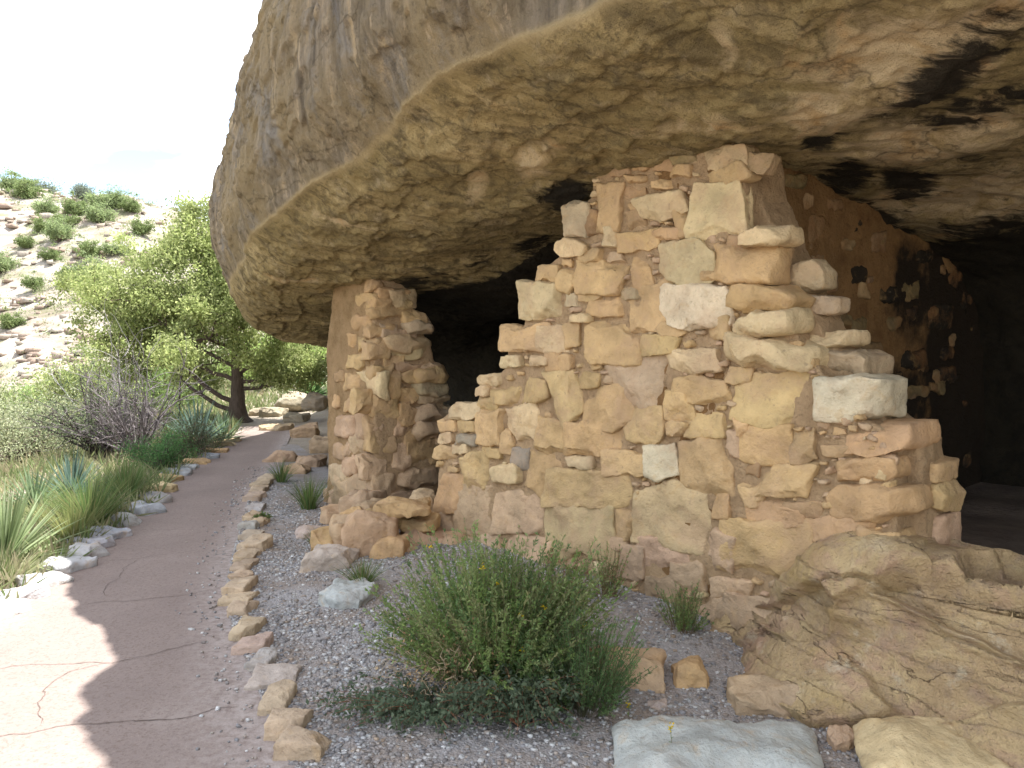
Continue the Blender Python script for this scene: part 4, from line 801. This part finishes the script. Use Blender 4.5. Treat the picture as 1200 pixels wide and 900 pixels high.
def tuft(name, cat, label, x, y, rad, h, n, cols, seed, wd=.004, group=None, droop=.5, z=None, up=1.0, part='blade'):
    rs = np.random.RandomState(seed); z = plant_base(x, y) if z is None else z; acc = Acc()
    for i in range(n):
        a = rs.rand()*6.283; q = rs.rand()**.7; l = h*rs.uniform(.6, 1.1); b0 = np.array([math.cos(a), math.sin(a), 0])*rad*.25*q; o = np.array([math.cos(a), math.sin(a), 0])*rad*q
        k = 6; t = np.linspace(0, 1, k)[:, None]; pts = b0+o*t**1.4+np.array([0, 0, 1])*(l*(t-droop*.5*q*t*t)); s_ = unit(np.cross(unit(o+[0, 0, 1e-3]), [0, 0, 1])+rs.normal(size=3)*.4)
        ww = wd*(1-t**2*.95)*rs.uniform(.7, 1.2); V = np.concatenate([pts-s_*ww, pts+s_*ww]); i_ = np.arange(k-1); acc.add(V, np.stack([i_, i_+1, k+i_+1, k+i_], 1), np.asarray(cols)[rs.randint(len(cols))]*rs.uniform(.75, 1.25))
    o = acc.build(name, M_LEAF); o.location = (x, y, z); return tag(o, label, cat, group)
GR2 = [(.12, .19, .06), (.16, .22, .07), (.09, .15, .05), (.22, .22, .09)]
def T_(u, v, *a, **k): g = G(u, v); z = float(terrain(g[0], g[1])); g = G(u, v, z); return g[0], g[1]
for (u, v, rad, h, n, lb) in [(362, 598, .24, .36, 260, 'bright green grass clump at the foot of the far wall'), (330, 566, .22, .30, 160, 'loose green grass clump beside the end of the gravel kerb row'), (371, 643, .12, .17, 110, 'short green grass tuft by the low rubble heap'), (425, 688, .18, .2, 170, 'dark green grass tuft between the rubble heap and the big bush')]:
    x, y = T_(u, v); tuft('grass_clump', 'grass', lb, x, y, rad, h, n, GR2, int(u), wd=.003)
x, y = T_(307, 613); sprawl('weed', 'plant', 'little green weed behind the whitish kerb stone', x, y, .09, 14, GR2, 31, leaf=.022, h=.05)
for (u, v, h, lb) in [(790, 905, .2, 'thin green stalk in front of the bluish white boulder'), (738, 850, .2, 'single stalk with a yellow flower right of the bush')]:
    x, y = T_(u, v); broom('weed', 'plant', lb, x, y, .02, h, 1, GREEN, (.15, .14, .07), int(u), leafn=30, leaf=.014, flowers=1)
x, y = T_(443, 650); broom('weed', 'plant', 'tall thin leafy stalk in front of the rubble heap', x, y+.0, .08, .32, 12, GREEN, (.15, .14, .07), 77, leafn=30, leaf=.014)

# ground cover left of the path and on the slope behind
rs = np.random.RandomState(77); acc = Acc(); n = 15000; gy = 4+rs.rand(n)**1.6*34; gx = leftx(np.clip(gy, -3, 14.5))-np.clip(gy-14.5, 0, 60)*.32-.15-rs.rand(n)*(2+gy*.55); gx = np.where((gy > 17) & (rs.rand(n) < .45), -gy*rs.uniform(.12, .45, n), gx)
kp_ = fbm(np.stack([gx*.5, gy*.5, gx*0], -1), 3) > -.28; gx, gy = gx[kp_], gy[kp_]; n = len(gx); gz = terrain(gx, gy); B0 = np.repeat(np.stack([gx, gy, gz], 1), 7, 0); m = len(B0)
B0[:, :2] += rs.normal(size=(m, 2))*.05; dr = unit(rs.normal(size=(m, 3))*.6+np.array([0, 0, 1])); hl = rs.uniform(.08, .28, m)*np.repeat(rs.uniform(.5, 1.3, n), 7); U = unit(np.cross(dr, rs.normal(size=(m, 3)))); V, Fc = quads(B0+dr*(hl*.45)[:, None], dr, U, hl, .012+.0009*B0[:, 1])
gz = gz; gc = np.array([(.22, .25, .11), (.28, .28, .15), (.16, .21, .08), (.33, .29, .18)]); acc.add(V, Fc, np.repeat(np.repeat(gc[rs.randint(0, 4, n)], 7, 0)*rs.uniform(.8, 1.2, (m, 1)), 4, 0))
tag(acc.build('ground_cover', M_LEAF, smooth=False), 'thin grass and low herbs covering the slope left of the path and beyond it', 'ground cover', kind='stuff')
# blocky scree and ledges on the hillside
rs = np.random.RandomState(99); n = 5200; gy = rs.uniform(34, 112, n); gx = gy*rs.uniform(-1.0, -.2, n); ly = np.mod(terrain(gx, gy)+.7*fbm(np.stack([gx*.05, gy*.05, gx*0], -1), 2), 4.2); kk = (rs.rand(n) < .35) | (ly < .8); gx, gy = gx[kk], gy[kk]; n = len(gx); gz = terrain(gx, gy)
V0, F0 = cube(1); sz = rs.uniform(.10, .34, n)*rs.uniform(.5, 1.5, n); ra = rs.rand(n)*6.28
Vb = V0[None]*np.stack([sz*rs.uniform(.8, 2.2, n), sz, sz*rs.uniform(.4, .8, n)], 1)[:, None]*rs.uniform(.55, 1.15, (n, 8, 3)); c0_, s0_ = np.cos(ra)[:, None], np.sin(ra)[:, None]; Vb = np.stack([Vb[..., 0]*c0_-Vb[..., 1]*s0_, Vb[..., 0]*s0_+Vb[..., 1]*c0_, Vb[..., 2]], -1)+np.stack([gx, gy, gz+sz*.1], 1)[:, None]
tag(link_mesh('hillside_scree', Vb.reshape(-1, 3), (F0[None]+np.arange(n)[:, None, None]*8).reshape(-1, 4), M_CLEAN, col=np.repeat(np.array([(.34, .28, .23), (.27, .21, .17), (.38, .34, .29)])[rs.randint(0, 3, n)], 8, 0), smooth=False), 'pale broken limestone blocks scattered over the hillside', 'rubble', kind='stuff')
rs = np.random.RandomState(123); acc = Acc(); n = 900; gy = rs.uniform(30, 108, n); gx = gy*rs.uniform(-1.0, -.22, n); kk = fbm(np.stack([gx*.06, gy*.06, gx*0], -1), 3) > -.12; gx, gy = gx[kk], gy[kk]; n = len(gx); gz = terrain(gx, gy)
pr = 60; hh = rs.uniform(.3, 1.1, n)*(gy/90+.3); C = np.repeat(np.stack([gx, gy, gz+hh*.35], 1), pr, 0)+rs.normal(size=(n*pr, 3))*np.repeat(hh, pr)[:, None]*np.array([.6, .6, .32])
T = unit(rs.normal(size=(n*pr, 3))+[0, 0, .6]); U = unit(np.cross(T, rs.normal(size=(n*pr, 3)))); V, Fc = quads(C, T, U, np.full(n*pr, .17), np.full(n*pr, .08)); cc_ = np.array([(.20, .26, .11), (.25, .28, .15), (.17, .23, .09), (.26, .26, .15)])[rs.randint(0, 4, n)]*rs.uniform(.85, 1.15, (n, 1)); acc.add(V, Fc, np.repeat(np.repeat(cc_, pr, 0), 4, 0))
tag(acc.build('hillside_brush', M_LEAF, smooth=False), 'low dry brush and grass scattered all over the hillside', 'brush', kind='stuff')
# yuccas
def yucca(label, x, y, h, n, cols, seed, wd=.016, stalk=False, z=None, dry=0):
    rs = np.random.RandomState(seed); z = plant_base(x, y) if z is None else z; root = empty('yucca_plant', (x, y, z), label, 'yucca'); acc = Acc(); dr = Acc()
    for i in range(n+dry):
        a = rs.rand()*6.283; el = R(rs.uniform(12, 88)) if i < n else R(rs.uniform(-5, 30)); l = h*rs.uniform(.75, 1.1); o = np.array([math.cos(a)*math.cos(el), math.sin(a)*math.cos(el), math.sin(el)]); k = 7; t = np.linspace(0, 1, k)[:, None]
        pts = o*.04+o*l*t-np.array([0, 0, 1])*l*.16*t*t*math.cos(el); s_ = unit(np.cross(o, [0, 0, 1])+rs.normal(size=3)*.15); prof_ = np.interp(t[:, 0], [0, .15, .5, 1], [.7, 1, .8, .02])[:, None]*wd*(.6+.4*(h > .3)); up = np.cross(s_, o)
        V = np.concatenate([pts-s_*prof_+up*prof_*.35, pts, pts+s_*prof_+up*prof_*.35]); j = np.arange(k-1); Fc = np.concatenate([np.stack([j, j+1, k+j+1, k+j], 1), np.stack([k+j, k+j+1, 2*k+j+1, 2*k+j], 1)])
        (acc if i < n else dr).add(V, Fc, (np.asarray(cols)[rs.randint(len(cols))] if i < n else np.array([.36, .28, .17]))*rs.uniform(.8, 1.2))
    acc.build('leaves', M_LEAF, root); 
    if dry: dr.build('dry_leaves', M_LEAF, root)['label'] = 'brown dead leaves round the foot'
    return root
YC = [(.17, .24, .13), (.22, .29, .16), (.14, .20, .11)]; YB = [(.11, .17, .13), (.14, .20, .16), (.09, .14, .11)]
def at(u, v, Y): p = W(u, v, Y); return p[0], p[1]
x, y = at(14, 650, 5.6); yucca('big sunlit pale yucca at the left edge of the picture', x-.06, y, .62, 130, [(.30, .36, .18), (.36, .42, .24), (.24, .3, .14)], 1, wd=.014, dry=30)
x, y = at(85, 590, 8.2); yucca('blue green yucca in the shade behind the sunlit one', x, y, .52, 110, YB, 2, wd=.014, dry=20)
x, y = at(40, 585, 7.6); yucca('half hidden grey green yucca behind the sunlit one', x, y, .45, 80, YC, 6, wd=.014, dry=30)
x, y = at(232, 528, 12.0); yucca('tall yucca clump with pale upright leaves near the tree', x, y, .78, 130, YB, 3, wd=.02, dry=30)
x, y = at(262, 520, 12.6); yucca('green yucca right beside the far end of the plant side kerb', x, y, .5, 100, YC, 4, wd=.018, dry=10)
x, y = at(365, 452, 19); yucca('dark green yucca on the bright slope behind the far wall', x, y, .95, 170, [(.09, .16, .06), (.12, .2, .07)], 5, wd=.03)
# grasses and low shrubs beside the path
for i, (u, v, Yd, rad, h, n, c, lb) in enumerate([(118, 640, 6.7, .42, .55, 620, GR2, 'long green grass clump beside the grey layered kerb stones'), (160, 610, 7.8, .36, .5, 480, GR2, 'green grass clump before the bright green bush'), (95, 655, 6.2, .25, .42, 260, [(.26, .26, .1), (.2, .23, .08)], 'yellowish grass between the sunlit yucca and the kerb'), (20, 690, 5.2, .3, .22, 200, [(.34, .34, .2), (.28, .3, .14)], 'pale sunlit grass at the foot of the big yucca'), (60, 620, 6.9, .3, .35, 220, [(.3, .3, .14), (.22, .25, .1)], 'dry looking sunlit grass behind the big yucca')]):
    x, y = at(u, v, Yd); x = min(x, float(leftx(y))-.22-rad*.4); tuft('grass_clump', 'grass', lb, x, y, rad, h, n, c, 60+i, wd=.0035)
def leafy(name, cat, label, x, y, rx, h, n, cols, seed, leaf=.03, asp=.5, z=None, sub=9, woody=(.14, .11, .09), twigs=24, gaps=.55, trans=M_LEAF, group=None, ry=None):
    """shrub: woody stems from one base, leaf clumps scattered along their ends"""
    rs = np.random.RandomState(seed); z = plant_base(x, y) if z is None else z; root = empty(name, (x, y, z), label, cat, group); st = Acc(); lf = Acc(); C = []; ry = ry or rx
    for i in range(twigs):
        a = rs.rand()*6.283; q = rs.rand()**.5; tip = np.array([math.cos(a)*rx*q, math.sin(a)*ry*q, h*rs.uniform(.45, 1)*(1-.45*q*q)]); b0 = np.array([math.cos(a), math.sin(a), 0])*.06*rx; m = tip*.45+np.array([0, 0, h*.12])+rs.normal(size=3)*.05*h
        t = np.linspace(0, 1, 8)[:, None]; pts = (1-t)**2*b0+2*t*(1-t)*m+t*t*tip+rs.normal(size=(8, 3))*.008*h; tube(st, pts, np.linspace(.016, .003, 8)*h, np.asarray(woody)*rs.uniform(.7, 1.3), 4)
        for k in range(sub):
            tt = rs.uniform(.35, 1); p = (1-tt)**2*b0+2*tt*(1-tt)*m+tt*tt*tip; e = p+rs.normal(size=3)*np.array([.14, .14, .11])*max(rx, h)*.8; tube(st, np.stack([p, (p+e)/2+rs.normal(size=3)*.02*h, e]), np.array([.005, .003, .0015])*h, woody, 3); C.append(e)
    C = np.array(C); per = max(1, n//len(C)); rad = rs.uniform(.45, 1.2, len(C))*.105*max(rx, h); cl = np.repeat(C, per, 0)+rs.normal(size=(len(C)*per, 3))*np.repeat(rad, per)[:, None]*np.array([1, 1, .7])
    cl[:, 2] = np.maximum(cl[:, 2], .02*h); leaves(lf, cl, rs, leaf, asp, cols, up=.5); st.build('branches', M_BARK, root); lf.build('foliage', trans, root, smooth=False); return root
x, y = at(188, 560, 9.6); leafy('green_shrub', 'shrub', 'fine leaved bright green bush beside the widest kerb slab', x, y, .42, .66, 9000, [(.09, .19, .06), (.12, .24, .08), (.07, .15, .05)], 21, leaf=.02)
x, y = at(222, 545, 10.8); leafy('green_shrub', 'shrub', 'low grey green bush with rusty twigs between bright bush and yuccas', x, y, .5, .6, 7000, [(.11, .15, .07), (.14, .17, .09), (.16, .13, .08)], 22, leaf=.022)
x, y = at(250, 545, 11.2); leafy('green_shrub', 'shrub', 'low blue green plant overhanging the bluish kerb stone', x-.3, y, .3, .25, 3000, BLUEG, 23, leaf=.022)
SIL = [(.33, .36, .21), (.40, .42, .28), (.28, .32, .18), (.36, .37, .21)]
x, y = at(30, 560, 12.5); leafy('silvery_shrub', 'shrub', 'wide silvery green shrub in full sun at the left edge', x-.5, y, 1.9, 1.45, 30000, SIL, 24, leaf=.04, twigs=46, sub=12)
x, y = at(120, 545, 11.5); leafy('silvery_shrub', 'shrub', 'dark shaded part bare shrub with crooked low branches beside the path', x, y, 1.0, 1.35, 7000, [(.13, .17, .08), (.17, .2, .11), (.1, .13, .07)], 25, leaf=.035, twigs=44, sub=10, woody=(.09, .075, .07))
# dead grey shrub
def dead(label, x, y, h, n, seed, col=(.19, .165, .165)):
    rs = np.random.RandomState(seed); z = plant_base(x, y); acc = Acc()
    for i in range(n):
        a = rs.rand()*6.283; d = unit(np.array([math.cos(a)*.55, math.sin(a)*.55, rs.uniform(.5, 1.3)])+np.array([-.15, 0, 0])); p = np.zeros(3); L_ = h*rs.uniform(.5, 1.05); pts = [p]
        for k in range(9): d = unit(d+rs.normal(size=3)*.16); p = p+d*L_/9; pts.append(p)
        tube(acc, pts, np.linspace(.016, .003, 10), np.array(col)*rs.uniform(.6, 1.3), 4)
        for k in range(5):
            j = rs.randint(3, 10); d2 = unit(d+rs.normal(size=3)*.7); q = np.array(pts[j]); tp = [q]
            for m in range(5): d2 = unit(d2+rs.normal(size=3)*.2); q = q+d2*L_*.07; tp.append(q)
            tube(acc, tp, np.linspace(.006, .0015, 6), np.array(col)*rs.uniform(.7, 1.4), 3)
    o = acc.build('dead_shrub', M_BARK); o.location = (x, y, z); return tag(o, label, 'dead shrub')
x, y = at(162, 550, 11.0); dead('bare grey dead shrub with pale upright twigs beside the path', x, y, 1.6, 75, 1)
x, y = at(128, 520, 13.5); dead('bleached whitish dead branches sticking up behind the shaded shrub', x, y, 2.0, 9, 2, (.42, .40, .39))

# juniper
def juniper(label, x, y, h, limbs, n, cols, seed, trunk_r=.16, group=None, z=None, leaf=.055, bark=(.10, .075, .06), crown=None, trunk=None, name='juniper_tree', cat='tree', sprig=.30):
    rs = np.random.RandomState(seed); z = plant_base(x, y) if z is None else z; root = empty(name, (x, y, z-.05), label, cat, group); tr = Acc(); br = Acc(); lf = Acc(); tips = []
    tp = np.array(trunk) if trunk is not None else np.array([[0, 0, 0], [.02, 0, h*.25], [-.05, .05, h*.5], [.0, 0, h*.85]]); t = np.linspace(0, 1, 22); tq = np.linspace(0, 1, len(tp)); pts = np.stack([np.interp(t, tq, tp[:, k]) for k in range(3)], 1)
    pts = pchip(tq, tp, t); flare = 1+1.0*np.exp(-t*14); tube(tr, pts+rs.normal(size=pts.shape)*.008, trunk_r*flare*(1-.8*t), bark, 12)
    def limb(p, d, l, r, dep):
        q = [p]; m = 9
        for k in range(m): d = unit(d+rs.normal(size=3)*(.13+.05*dep)+np.array([0, 0, .05])); p = p+d*l/m; q.append(p)
        tube(br, q, np.linspace(r, r*.25, m+1), np.asarray(bark)*rs.uniform(.8, 1.4), 6 if r > .02 else 4)
        if dep < 2:
            for k in range(5 if dep == 0 else 4):
                j = rs.randint(3, m+1); limb(q[j], unit(d+rs.normal(size=3)*.75), l*rs.uniform(.35, .6), r*.45, dep+1)
        if dep > 0: tips.append(p); tips.append(q[m//2+1])
    for (th, el, hz, l) in limbs:
        i = min(21, int(hz*21)); a = R(th); limb(pts[i], np.array([math.cos(a)*math.cos(R(el)), math.sin(a)*math.cos(R(el)), math.sin(R(el))]), l, trunk_r*.38*(1-.4*hz), 0)
    tips = np.array(tips)
    if crown is not None:
        for (cx, cy, cz, rx, ry, rz, k) in crown:
            v = unit(rs.normal(size=(k, 3)))*rs.uniform(.35, 1, (k, 1))**.6; tips = np.vstack([tips, v*np.array([rx, ry, rz])+np.array([cx, cy, cz])])
    per = max(1, n//len(tips)); rad = rs.uniform(.5, 1.25, len(tips))*sprig; cl = np.repeat(tips, per, 0)+rs.normal(size=(len(tips)*per, 3))*np.repeat(rad, per)[:, None]*np.array([.62, .62, .42])
    shade = np.repeat(rs.uniform(.7, 1.3, len(tips)), per); m = len(cl); T = unit(rs.normal(size=(m, 3))+np.array([0, 0, .8])); U = unit(np.cross(T, rs.normal(size=(m, 3)))); L_ = leaf*rs.uniform(.6, 1.4, m); V, Fc = quads(cl, T, U, L_, L_*.5)
    c = np.asarray(cols)[rs.randint(0, len(cols), m)]*shade[:, None]; lf.add(V, Fc, np.repeat(c, 4, 0))
    tr.build('trunk', M_BARK, root); br.build('branches', M_BARK, root); lf.build('crown', M_LEAF, root, smooth=False); return root
JG = [(.29, .34, .12), (.36, .41, .16), (.23, .28, .10), (.42, .45, .2)]
g = W(279, 494, 15.8)
juniper('large juniper tree with dark trunk and low spreading branches at the end of the path', g[0], g[1], 4.6,
  [(175, 14, .16, 2.9), (190, 25, .3, 2.2), (200, 35, .42, 2.2), (170, 40, .55, 2.0), (240, 30, .5, 1.8), (20, 25, .38, 1.6), (-40, 30, .5, 1.4), (60, 40, .6, 1.6), (120, 35, .6, 1.8), (150, 55, .7, 1.0), (210, 50, .7, 1.0), (0, 50, .7, .9), (285, 45, .7, 1.4), (180, 5, .1, 1.9), (10, 5, .26, 1.4), (350, 0, .3, 1.2)],
  150000, JG, 3, trunk_r=.15, z=.0, leaf=.062, sprig=.24, crown=[(-.8, .2, 3.0, 1.35, 1.2, .95, 150), (-1.75, 0, 2.2, .85, .9, .6, 80), (-.55, .1, 3.95, .8, .7, .6, 70), (-1.3, 0, 1.65, .7, .8, .4, 30), (.3, .4, 2.9, 1.0, 1.0, .8, 60), (-2.2, 0, 1.5, .5, .6, .35, 20)], trunk=[[0, 0, 0], [.0, 0, .6], [.0, .0, 1.2], [-.02, 0, 1.9], [-.2, .1, 3.0], [-.4, .1, 4.0]])
for i, (u, v, Yd, h, rx, lb, c) in enumerate([
 (95, 430, 17, 1.9, 1.0, 'rounded mid green juniper bush left of the large tree', JG), (70, 415, 22, 1.6, 1.3, 'light green bush above the silvery shrub', [(.2, .28, .09), (.24, .32, .12)]),
 (175, 470, 19, 1.3, 1.5, 'green bush in the dappled shade behind the large tree branches', [(.2, .28, .09), (.16, .22, .07)]), (330, 440, 24, 1.9, 1.7, 'yellow green bush on the bright slope right of the trunk', [(.24, .34, .09), (.3, .38, .12)]),
 (300, 445, 27, 1.8, 1.8, 'yellow green bush on the bright slope behind the trunk', [(.24, .34, .09), (.3, .38, .12)]), (378, 445, 25, 1.5, 1.4, 'yellow green bush on the bright slope beside the far wall', [(.24, .34, .09), (.3, .38, .12)]),
 (215, 430, 30, 2.2, 2.0, 'pale green bush seen below the crown of the large tree', [(.22, .3, .1), (.26, .33, .12)]), (20, 440, 26, 1.4, 1.8, 'pale sunlit bush below the hillside at the left edge', [(.3, .34, .16), (.26, .3, .12)]), (145, 440, 34, 1.8, 2.2, 'pale green bush at the foot of the hillside', [(.26, .32, .13), (.22, .28, .1)])]):
    p = W(u, v, Yd); leafy('green_shrub', 'shrub', lb, p[0], p[1], rx, h, 9000, c, 40+i, leaf=.03+.0022*Yd, twigs=26, sub=7)
# hillside junipers: three prototypes copied
HP = []
for k, (cc, rx, h) in enumerate([([(.25, .31, .14), (.29, .35, .16), (.2, .26, .12)], 1.9, 3.0), ([(.2, .26, .1), (.24, .29, .12), (.16, .21, .08)], 1.5, 2.3), ([(.17, .2, .15), (.2, .23, .17)], 1.3, 3.4)]):
    HP.append(leafy('hillside_juniper', 'tree', 'x', 0, 0, rx, h, 5200, cc, 80+k, leaf=.2, z=0, twigs=20, sub=6, group='junipers and bushes on the hillside'))
HL = [(18,225,95,0,'tall green juniper on the skyline at the left edge'),(48,222,96,2,'grey green tree on the skyline right of the tall green juniper'),(8,212,97,0,'juniper cut by the left edge, top of the skyline'),(30,232,92,1,'light bush just below the tall skyline juniper'),(98,236,96,2,'small dark tree alone on the skyline, middle of the hill'),(120,244,94,0,'juniper on the skyline, left one of the pair above the bright round bush'),(138,240,96,0,'juniper on the skyline, taller one of the pair'),(155,248,95,1,'rounded bush at the right end of the skyline'),
(118,262,86,0,'bright round bush below the skyline pair'),(70,282,80,0,'large leaning green bush in the upper middle of the hill'),(76,268,84,1,'sparse bush right above the large leaning one'),(52,252,88,0,'small bush below the grey green skyline tree'),(40,340,56,1,'flat pale bush beside the pinkish rock ledge'),(3,322,60,0,'dark green bush cut by the left edge, middle of the hill'),(60,305,72,1,'pale bush below the large leaning one'),(105,300,76,1,'sparse bush in the middle of the bare scree'),(135,300,78,0,'green bush near the crown of the large tree'),(30,292,76,1,'small pale bush on the bare left slope'),(12,385,46,1,'low pale bush near the foot of the hill at the left'),(85,330,62,1,'tiny bush right of the pinkish rock ledge'),(110,330,64,0,'bush touching the outline of the large tree'),(50,270,82,1,'tiny bush on the upper left scree'),(165,275,88,1,'half hidden bush right below the skyline end'),(88,250,90,1,'tiny bush just below the lone skyline tree')]
def copy_tree(o):
    c = o.copy(); COL.objects.link(c)
    for ch in [q for q in COL.objects if q.parent == o]: d = ch.copy(); COL.objects.link(d); d.parent = c
    return c
used = set()
for i, (u, v, Yd, k, lb) in enumerate(HL):
    rs = np.random.RandomState(i+5); o = HP[k] if k not in used else copy_tree(HP[k]); used.add(k)
    r = ray(u, v); best = None
    ysr = np.linspace(30, 130, 400); zr = CAMZ+r[2]/r[1]*ysr; zt = terrain(r[0]/r[1]*ysr, ysr); hit = np.where(zt >= zr)[0]; Yh = ysr[hit[0]] if len(hit) else 99.
    x = r[0]/r[1]*Yh; f = Yh/95*(1.05 if k != 1 else .95)*rs.uniform(.75, 1.15); o.location = (x, Yh, float(terrain(x, Yh))-.3*f); o.scale = (f, f, f*rs.uniform(.8, 1.1)); o.rotation_euler = (0, 0, rs.rand()*6); o['label'] = lb
print('objects', len(bpy.data.objects))
